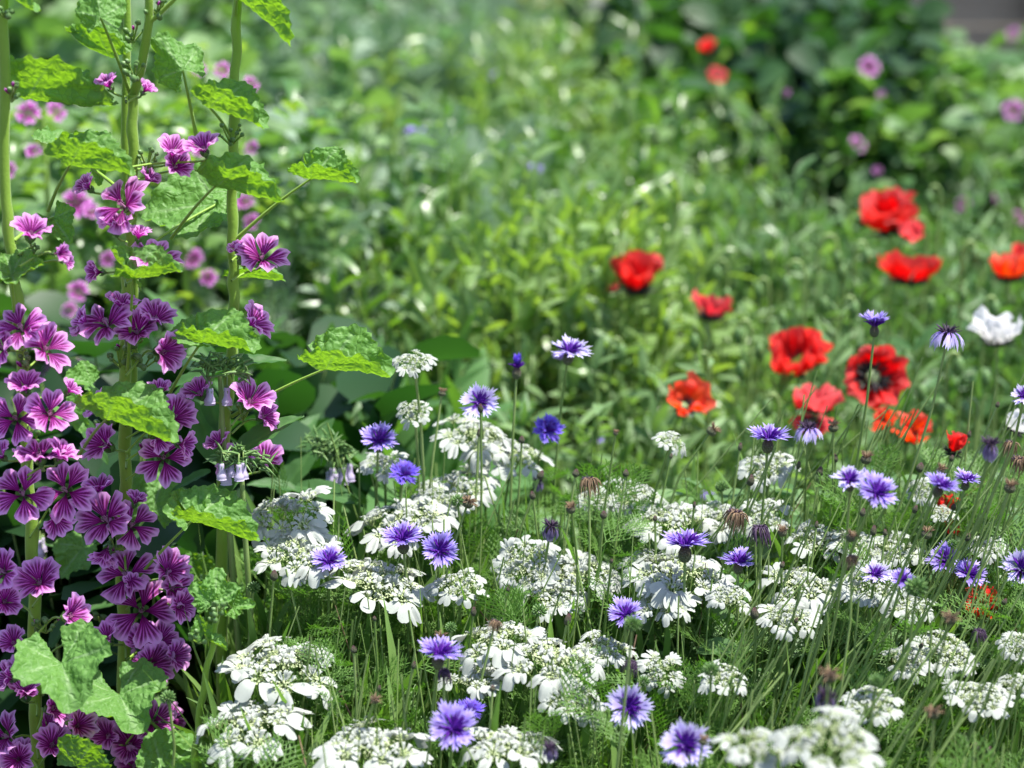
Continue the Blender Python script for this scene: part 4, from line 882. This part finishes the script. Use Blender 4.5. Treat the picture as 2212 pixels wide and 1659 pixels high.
OR = [(893, 780, 44, 30, 'small cream lace flower against the big floating mallow leaf tip', 1.95, 0), (895, 888, 46, 36, 'small loose cream lace flower above the uppermost large white heads', 1.98, 0), (832, 1000, 54, 34, 'cream-white lace flower between the two upper left cornflowers', 1.99, 0),
 (1022, 940, 88, 50, 'white lace head right under the pale cornflower facing the viewer', 2.05, 0), (1110, 985, 96, 52, 'uppermost wide white lace head, its right side sloping down', 2.06, 12), (985, 1055, 92, 48, 'white lace head left of the crossing thin stalks, second row', 2.0, -6), (945, 1082, 48, 42, 'greenish half-open lace head beside a dry tan star head', 1.95, 0),
 (622, 1110, 98, 64, 'large domed white lace head highest on the left beside the mallow leaf', 1.85, -4), (648, 1190, 92, 62, 'white lace head directly beneath the large domed one on the left', 1.80, 6), (872, 1128, 110, 54, 'broad white lace head behind the touching cornflower pair', 1.90, 0), (815, 1258, 120, 62, 'wide white lace head with cornflowers on both sides, left of centre', 1.80, 5),
 (992, 1265, 62, 42, 'small white lace head below the touching cornflower pair', 1.80, 0), (1135, 1215, 70, 66, 'round central white lace head facing the viewer', 1.84, -10), (1238, 1242, 108, 50, 'flat white lace head just right of the round central one', 1.86, 4), (1180, 1290, 70, 34, 'small white lace head tucked below the central pair', 1.80, 0),
 (602, 1435, 124, 60, 'wide flat white lace head low left above another wide one', 1.68, 0), (532, 1572, 120, 66, 'lowest left wide white lace head beside the mallow leaves', 1.60, -4), (1075, 1378, 98, 48, 'white lace head in the lower middle, left upper one of a cluster', 1.70, 0), (1195, 1425, 112, 62, 'largest white lace head of the cluster in the lower middle', 1.66, 4),
 (1232, 1503, 82, 66, 'white lace head hanging lowest in the lower middle cluster', 1.62, 10), (1020, 1468, 68, 36, 'creamy lace head right of the edge-on cornflower low left', 1.66, 0), (1308, 1398, 62, 40, 'small open white lace head right of the lower middle cluster', 1.70, 0), (800, 1608, 126, 56, 'wide white lace head along the bottom edge left of the bright cornflower', 1.55, 0),
 (1100, 1608, 108, 50, 'wide white lace head along the bottom edge right of the bright cornflower', 1.55, 0), (1792, 1602, 126, 82, 'big blurred white lace head close to the camera at the lower right', 1.33, 0), (1625, 1610, 86, 60, 'blurred bluish-white lace head left of the big close one', 1.36, 0), (1362, 1070, 78, 38, 'white lace head right of the withered strands, upper row', 2.0, 0),
 (1452, 1128, 92, 44, 'white lace head directly above the wide flat cornflower', 1.90, 0), (1462, 1242, 112, 54, 'broad white lace head directly below the wide flat cornflower', 1.80, 0), (1440, 1300, 66, 34, 'loose white lace petals hanging under the broad head right of centre', 1.76, 0), (1392, 1215, 54, 40, 'small white lace head left of the wide flat cornflower', 1.86, 0),
 (1645, 1110, 62, 44, 'white lace head behind the two withered grey heads', 1.92, 0), (1655, 1005, 64, 34, 'white lace head on the stem line of the edge-on cornflower', 1.98, 0), (1558, 1118, 60, 40, 'white lace head left of the withered dark grey head', 1.94, 0), (1762, 1165, 82, 46, 'white lace head right of the papery brown dry head', 1.88, 0),
 (1735, 1262, 90, 50, 'white lace head in the middle of the right-hand stalks', 1.78, 0), (1700, 1335, 68, 40, 'small white lace head below, among the right-hand stalks', 1.70, 0), (1892, 1258, 74, 50, 'white lace head beside the green seed umbel', 1.76, 0), (1852, 1180, 62, 38, 'white lace head below the blurred blue pair of cornflowers', 1.86, 0),
 (1932, 1185, 60, 36, 'white lace head partly behind the nodding mauve seedhead', 1.86, 0), (1452, 952, 40, 26, 'greenish-cream lace head opening below the orange-red poppy', 1.95, 18), (1992, 1058, 36, 32, 'small white lace flower next to the small blurred blue cornflower', 1.92, 0), (1425, 1450, 54, 50, 'blurred cream-white lace head in the gap right of centre', 1.66, 0),
 (2035, 1405, 78, 48, 'white lace head behind leaning stalks at the right', 1.68, 0), (1955, 1425, 58, 40, 'white lace petals behind the green knob bud at the right', 1.66, 0), (2112, 1505, 70, 44, 'white lace head lowest at the right behind leaning stalks', 1.58, 0), (2202, 1395, 42, 36, 'white lace head cut by the right edge', 1.66, 0), (1880, 1520, 66, 40, 'shaded white lace head above the big blurred one', 1.55, 0),
 (1965, 1310, 60, 36, 'white lace head left of the straw-coloured dry head', 1.74, 0), (2132, 1180, 44, 26, 'small white lace flower near the right-hand violet cornflowers', 1.86, 0), (2195, 1480, 44, 30, 'small white lace flower low at the right edge', 1.6, 0), (2030, 1105, 40, 24, 'white lace petals left of the dark red scraps of poppy', 1.90, 0), (1290, 1075, 40, 26, 'cream lace head beside the withered grey strands', 1.98, 0),
 (1580, 1290, 50, 34, 'small shaded white lace head between stalks right of the broad one', 1.74, 0), (1560, 1460, 54, 34, 'faint white lace head among ferny leaves right of centre', 1.62, 0)]
for u, v, rx, ry, l, Y, sd in OR: lace(u, v, rx, ry, l, Y, sd)
# green seed umbels / unopened heads
mb = MB()
for k in range(60):
    y_ = 1-2*(k+.5)/60; a = k*2.4; q = math.sqrt(1-y_*y_); d = Vector((q*math.cos(a), q*math.sin(a), y_*.9))
    if y_ > -.75: tube(mb, [d*.45, d*.8, d*.98+Vector((0, 0, .1))], [.10, .13, .03], 5, RND.random())
GREENB = mb.data('bud_cluster', M['bud'])
for u, v, r, l, Y in [(363, 1507, 18, 'pale green unopened lace head before the shaded mallow leaf', 1.60), (989, 1083, 17, 'green unopened lace head touching the dry tan star', 1.92), (974, 1356, 14, 'green unopened lace head above the edge-on cornflower', 1.68), (1558, 1052, 15, 'round green unopened lace head alone left of the reddish bud', 1.96),
        (1367, 1348, 22, 'blurred green unopened lace head in front of a cornflower', 1.50), (1390, 1472, 15, 'green closed head above the large pale cornflower', 1.62), (1536, 1447, 20, 'blurred yellow-green flat seed umbel right of centre', 1.52), (1892, 1472, 18, 'blurred green unopened lace head above the big close white one', 1.45), (1979, 1270, 28, 'large blurred green seed umbel at the right', 1.55), (1165, 1320, 18, 'green feathery unopened lace head under the central white head', 1.72), (2057, 1175, 12, 'small green unopened lace head among the right-hand stalks', 1.8), (548, 1270, 16, 'green unopened lace head under the lowest purple bud at left', 1.78)]:
    Y = fY(Y); c = P(u, v, Y); s = r*upx(v, Y); nrm = head_dir(RND.gauss(0, 8), 5); f_ = (c.x+RND.gauss(0, .02)-lean_at(u), c.y)
    pl = thing('unopened_lace_flower', l, 'bud', (f_[0], f_[1], 0), 'green unopened lace flower heads'); part('bud_cluster', GREENB, pl, frame(Vector((1, 0, 0)) - nrm*nrm.x, nrm, c, s)); stalk(pl, c-nrm*s*.5, nrm, Y, f_, .0014)
# ------------------------------------------------------------------ poppies
def poppy_petals(seed, cup, mat, n=5, w=1.0):
    r = random.Random(seed); mb = MB(); nu, nv = 10, 13
    for k in range(n):
        q = 2*math.pi*k/n + r.uniform(-.2, .2); o = cup*r.uniform(.75, 1.2); sc = r.uniform(.72, 1.08); ph = r.uniform(0, 9); V = []; A = []; rn = r.random()
        for i in range(nu):
            s = i/(nu-1)
            for j in range(nv):
                t = -1+2*j/(nv-1); th = t*(.25+.95*s**.6)*.72*w; ln = sc*(1-.12*t*t+.06*math.sin(t*9+ph)+.10*noise.noise(Vector((t*4, ph, 1))))
                rr = s*ln; x = rr*math.cos(th); y = rr*math.sin(th)
                z = (.35*s*s if cup > .15 else .02*s) + .22*s*noise.noise(Vector((t*2.2+ph, s*2, seed)))*2 + .035*s*math.sin(t*14+ph) + .03*k*.5
                xx = x*math.cos(o)-z*math.sin(o); zz = x*math.sin(o)+z*math.cos(o)
                V.append((xx*math.cos(q)-y*math.sin(q), xx*math.sin(q)+y*math.cos(q), zz)); A.append((s, t, rn))
        mb.add(V, grid_faces(nu, nv), A)
    return mb.data('petals', M[mat])
mb = MB(); lathe(mb, [(.01, -.05), (.10, .02), (.17, .14), (.18, .26), (.22, .32), (.20, .36), (.02, .38)], 14, .5); POD = mb.data('seed_pod', M['pod'])
PST = spikes(9, 90, .40, 1.3, 'popmid', 'stamens', .020)
mb = MB(); lathe(mb, [(.03, 1.0), (.35, .8), (.52, .3), (.52, -.2), (.36, -.7), (.10, -.98), (.01, -1.0)], 10, .5); NODBUD = mb.data('bud_head', M['bud'])
def poppy(u, v, r, Y, mat, cup, side, tilt, label, seed, n=5, w=1., grp='red and orange poppies', name='poppy'):
    Y = fY(Y); c = P(u, v, Y); s = r*upx(v, Y)*1.36; nrm = head_dir(side, tilt); fx, fy = c.x+RND.gauss(0, .02), c.y+.02
    pl = thing(name, label, 'poppy', (fx, fy, 0), grp); X = Vector((math.cos(seed), math.sin(seed), 0)); X -= nrm*X.dot(nrm); F_ = frame(X, nrm, c-nrm*s*(.10+.3*min(1, cup)), s)
    part('petals', poppy_petals(seed, cup, mat, n, w), pl, F_); part('seed_pod', POD, pl, F_ @ Matrix.Scale(.8 if tilt > 60 else .55, 4)); part('stamens', PST, pl, F_ @ Matrix.Scale(1.25 if tilt > 60 else 1., 4))
    stalk(pl, c-nrm*s*.3, nrm, Y, (fx, fy), .0019)
poppy(1917, 478, 68, 2.95, 'poppy', .75, -8, 22, 'large red poppy highest on the right with a pinkish fold', 1, 5)
poppy(1962, 505, 34, 2.86, 'poppink', .6, 20, 30, 'small pinkish-red poppy overlapping the highest large one', 2, 4)
poppy(1962, 598, 62, 2.75, 'poppy', .45, 6, -18, 'flat wide red poppy below the highest one at the right', 3, 5)
poppy(1376, 605, 66, 2.70, 'poppy', .9, 0, 5, 'bright red cup-shaped poppy farthest left', 4, 5)
poppy(1325, 620, 26, 2.74, 'poppink', .5, -30, 20, 'pink-red petal beside the farthest left cup-shaped poppy', 5, 2)
poppy(1536, 678, 50, 2.62, 'poppink', .5, 10, -20, 'pinkish-red ragged poppy left of centre of the poppy patch', 6, 4, .75)
poppy(1722, 782, 72, 2.50, 'poppy', .65, -5, 28, 'red many-petalled poppy with a dark middle, left of the face-on one', 7, 7, .7)
poppy(1884, 815, 72, 2.35, 'poppy', .22, 2, 68, 'big red poppy turned to the viewer with a green pod in its middle', 8, 5)
poppy(1762, 878, 56, 2.30, 'poppink', .35, 0, -4, 'pinkish-red flat poppy under the many-petalled one', 9, 5)
poppy(1750, 912, 44, 2.30, 'poppink', .10, 0, 10, 'half hidden red poppy behind the white-lilac fading cornflower', 19, 5)
poppy(1480, 872, 54, 2.28, 'poporange', .55, 15, 38, 'orange-red poppy with pale crumpled petals left of the big red ones', 10, 4)
poppy(1908, 912, 34, 2.22, 'poporange', .7, -20, 30, 'small orange poppy under the face-on red poppy', 11, 3)
poppy(1966, 938, 46, 2.21, 'poporange', .7, 4, 26, 'orange poppy standing lowest of the blurred ones', 12, 4)
poppy(2180, 590, 54, 2.75, 'poporange', .6, 4, 0, 'orange poppy at the right edge above the white one', 13, 5)
poppy(2212, 560, 34, 2.85, 'poppy', .5, 4, 16, 'red poppy cut by the right edge behind the orange one', 14, 4)
poppy(1532, 105, 23, 4.15, 'poppy', .9, -10, 5, 'far small red poppy, upper one under the dark shrub', 15, 4)
poppy(1549, 168, 20, 3.8, 'poppink', .5, 0, 40, 'far small red poppy with a pale middle, lower one', 16, 4)
poppy(2062, 965, 40, 1.98, 'poppy', 1.0, 10, 18, 'sharp crumpled scarlet poppy petal among the bed leaves at the right', 17, 3, .7)
poppy(2120, 1312, 50, 1.82, 'poppy', .7, 0, 30, 'dark red poppy deep in the bed beneath two cornflowers', 18, 4)
poppy(2048, 1105, 38, 1.96, 'poppy', .8, 0, 30, 'scraps of red poppy between leaning stalks at the right', 20, 3, .6)
poppy(2050, 1145, 24, 1.93, 'poppy', .6, 20, 30, 'small red scrap of petal just below the larger scraps', 21, 3, .5)
poppy(2155, 730, 56, 2.30, 'popwhite', .45, -4, 6, 'white poppy with a greenish-yellow middle at the right', 22, 5, 1., 'white poppies', 'white_poppy')
poppy(2195, 922, 42, 2.05, 'popwhite', .5, 20, 20, 'white poppy petal at the right edge above the withered heads', 23, 3, .8, 'white poppies', 'white_poppy')
HK = [(1663, 232, 3.7, 34, 'nodding poppy bud on a tight hook high against the dark shrub'), (1372, 545, 2.75, 40, 'nodding poppy bud arching over the farthest left red poppy'), (1790, 505, 2.9, 40, 'nodding bud arching left of the highest red poppy'), (1860, 520, 2.75, 26, 'nodding bud before the highest red poppy, on its left'), (1990, 470, 2.95, 26, 'nodding bud just right of the highest red poppy'),
 (1720, 560, 2.7, 40, 'nodding bud between the pinkish poppy and the wide flat one'), (2095, 520, 2.8, 24, 'nodding bud left of the orange poppy at the edge'), (1520, 760, 2.5, 30, 'nodding bud under the ragged pinkish poppy'), (1610, 690, 2.6, 26, 'nodding bud right of the ragged pinkish poppy'), (2140, 640, 2.6, 22, 'nodding bud under the orange poppy at the edge'), (1650, 600, 2.8, 22, 'nodding bud above the ragged pinkish poppy, to its right'), (2060, 760, 2.4, 24, 'nodding bud under the pale lilac drooping cornflower'),
 (1560, 560, 2.9, 24, 'nodding bud above and left in the poppy patch'), (2020, 400, 3.1, 22, 'nodding bud against the purple-black shade on the right'), (1835, 640, 2.65, 22, 'nodding bud left of the wide flat poppy'), (1670, 850, 2.4, 24, 'nodding bud left of the pinkish flat poppy'), (2100, 860, 2.3, 22, 'nodding bud left above the white petal at the edge'), (1330, 730, 2.55, 24, 'nodding bud below the farthest left red poppy')]
for u, v, Y, w_, l in HK:
    T = P(u, v, Y); k = upx(v, Y); sx = RND.choice((-1, 1)); pl = thing('poppy_bud', l, 'bud', (T.x+.02, Y, 0), 'nodding poppy buds'); c = T + Vector((sx*w_*k*.5, 0, -w_*1.4*k))
    pts = [c] + bez(c+Vector((0, 0, w_*.5*k)), T+Vector((sx*w_*.5*k, 0, w_*.25*k)), T+Vector((-sx*w_*.5*k, 0, w_*.25*k)), T+Vector((-sx*w_*.55*k, 0, -w_*1.2*k)), 8) + [Vector((T.x-sx*w_*.5*k, Y+.01, T.z*.5)), Vector((T.x+.02, Y, 0))]
    mb = MB(); tube(mb, pts, .0027, 6); part('stem', mb.data('stem', M['cstem']), pl); part('bud_head', NODBUD, pl, frame(Vector((1, 0, 0)), Vector((0, 0, 1)), c, .0135))
# upright pods and buds in the poppy patch
PODS = [(1500, 740), (1690, 690), (1780, 660), (1820, 590), (2080, 640), (2010, 660), (1600, 800), (1640, 760), (1990, 850), (2030, 880), (2130, 820), (1440, 700), (1570, 640), (1745, 600), (2160, 480), (2120, 560)]
for i, (u, v) in enumerate(PODS):
    Y = 2.3+(900-v)*.0018; c = P(u, v, Y); pl = thing('poppy_seedhead', 'blurred green poppy seedhead standing upright in the poppy patch', 'seedhead', (c.x, Y, 0), 'blurred poppy seedheads in the patch')
    part('pod', NODBUD, pl, frame(Vector((1, 0, 0)), Vector((.1, 0, 1)), c, .0120)); stalk(pl, c-Vector((0, 0, .008)), Vector((.1, 0, 1)), Y, (c.x-.02, Y), .0016)
# ------------------------------------------------------------------ mallow plants farther back
def far_mallow(label, u0, u1, vtop, vbot, Y, nl, flowers, lsz=.036, mat='yellow', grp='blurred mallow plants behind', dens=1):
    x0, x1 = P(u0, vtop, Y).x, P(u1, vtop, Y).x; zt, zb = P(1100, vtop, Y).z, max(.05, P(1100, vbot, Y).z); pl = thing('mallow_bush', label, 'mallow', ((x0+x1)/2, Y, 0), grp)
    ns = max(3, int((x1-x0)/.09)); mb = MB(); P_ = []
    for i in range(ns):
        x = x0+(x1-x0)*(i+.5)/ns + RND.gauss(0, .02); y = Y+RND.uniform(-.05, .35); h = zt*RND.uniform(.82, 1.0); dx = RND.gauss(0, .05)
        tube(mb, [(x, y, 0), (x+dx*.5, y, h*.5), (x+dx, y, h)], [.006, .005, .003], 6)
        for k in range(nl): z = zb + (h-zb)*RND.random()**.8; P_.append((x+dx*z/h+RND.gauss(0, .035), y+RND.gauss(0, .035), z))
    part('stems', mb.data('stems', M['mstem']), pl)
    pos = np.array(P_); n = len(pos); a = NR.uniform(0, 6.28, n); mb = MB()
    scatter(mb, *blade_template(.46, .45, .35, 6, 'b'), pos, np.stack([np.cos(a), np.sin(a), .1+.4*NR.randn(n)], 1), np.array([0, 0, 1.])+rv(n)*.35, lsz*(.6+.7*NR.rand(n)), NR.rand(n), sy=lsz*.75*(.6+.7*NR.rand(n)))
    q = part('foliage', mb.data('foliage', M[mat]), pl); q['kind'] = 'stuff'
    for i, (u, v, r) in enumerate(flowers):
        c = P(u, v, Y-.10+RND.uniform(-.04, .04)); nrm = Vector((RND.gauss(0, .4), -.7, .6)).normalized(); s = r*upx(v, Y)*.82; X = Vector((1, 0, 0)) - nrm*nrm.x
        o = part('flower', PET[(i*3) % 5], pl, frame(X, nrm, c, s)); part('stamen_column', STAMEN, o, sub=True)
far_mallow('blurred mallow clump with purple flowers behind the left mallow stems', -60, 330, 20, 900, 2.65, 80, [(60, 245, 36), (118, 242, 34), (165, 440, 44), (195, 460, 30), (170, 630, 32), (150, 670, 24), (18, 370, 30), (30, 660, 26), (75, 330, 26), (235, 560, 26), (110, 800, 30), (180, 790, 30)])
far_mallow('blurred mallow clump with magenta flowers behind the third mallow stem', 330, 600, 60, 850, 2.75, 70, [(480, 152, 26), (540, 182, 26), (430, 150, 22), (530, 440, 30), (545, 480, 26), (420, 560, 30), (400, 480, 30), (450, 600, 26), (430, 330, 24), (545, 320, 24), (560, 760, 22)])
far_mallow('tall blurred mallow bush with pale leaves and pink flowers at the upper right', 1790, 2300, 120, 560, 3.9, 60, [(1877, 145, 32), (1850, 312, 28), (1700, 200, 10), (1905, 205, 14), (2190, 240, 34), (2080, 440, 22), (2150, 430, 20), (2200, 470, 22), (1895, 370, 14)], .055, 'bgreen')
far_mallow('pale-leaved mallow plant standing behind the blurred bush, two pink flowers above', 1930, 2320, 75, 300, 4.6, 12, [(2010, 48, 26), (2190, 75, 24)], .075, 'bgreen')
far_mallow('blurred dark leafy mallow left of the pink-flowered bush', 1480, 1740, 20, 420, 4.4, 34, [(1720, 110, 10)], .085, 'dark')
far_mallow('blurred bright leafy mallow at the top right of centre', 1420, 1760, -60, 240, 4.9, 26, [], .085, 'yellow')
far_mallow('pale broad-leaved mallow plant alone right of the floating leaves', 590, 700, 160, 700, 2.95, 22, [], .045, 'bgreen')
# ------------------------------------------------------------------ timber fence far right
fe = thing('wooden_fence', 'weathered grey-brown board fence glimpsed behind the mallow bush, top right', 'fence', (2.6, 8.2, 0))
g = G('weathered_boards'); mp = g.t.nodes.new('ShaderNodeMapping'); mp.inputs['Scale'].default_value = (1.5, 1, 26); g.t.links.new(g.obj, mp.inputs[0])
WOOD = g.fin(g.mix(g.noise(3, 5, mp.outputs[0]), (.20, .16, .12), (.42, .35, .28)), None, 0, .8, .2, g.bump(g.noise(8, 4, mp.outputs[0]), .5, .01))
def box(mb, x0, x1, y0, y1, z0, z1):
    V = [(x, y, z) for x in (x0, x1) for y in (y0, y1) for z in (z0, z1)]; mb.add(V, [(0, 1, 3, 2), (4, 6, 7, 5), (0, 4, 5, 1), (2, 3, 7, 6), (0, 2, 6, 4), (1, 5, 7, 3)])
for k in range(8):
    mb = MB(); box(mb, .9, 4.6, 8.2+.012*(k % 2), 8.225+.012*(k % 2), .10+k*.145, .235+k*.145); m = mb.data('board', WOOD); m.polygons.foreach_set('use_smooth', np.zeros(6, bool)); part('board', m, fe)
for x in (.85, 2.05, 3.3, 4.55):
    mb = MB(); box(mb, x, x+.09, 8.10, 8.19, 0, 1.34); m = mb.data('post', WOOD); m.polygons.foreach_set('use_smooth', np.zeros(6, bool)); part('post', m, fe)
mb = MB()
for a, rad in st: tube(mb, a, rad, 3)
solo('foliage_stems', mb.data('foliage_stems', M['cstem']), 'stuff')
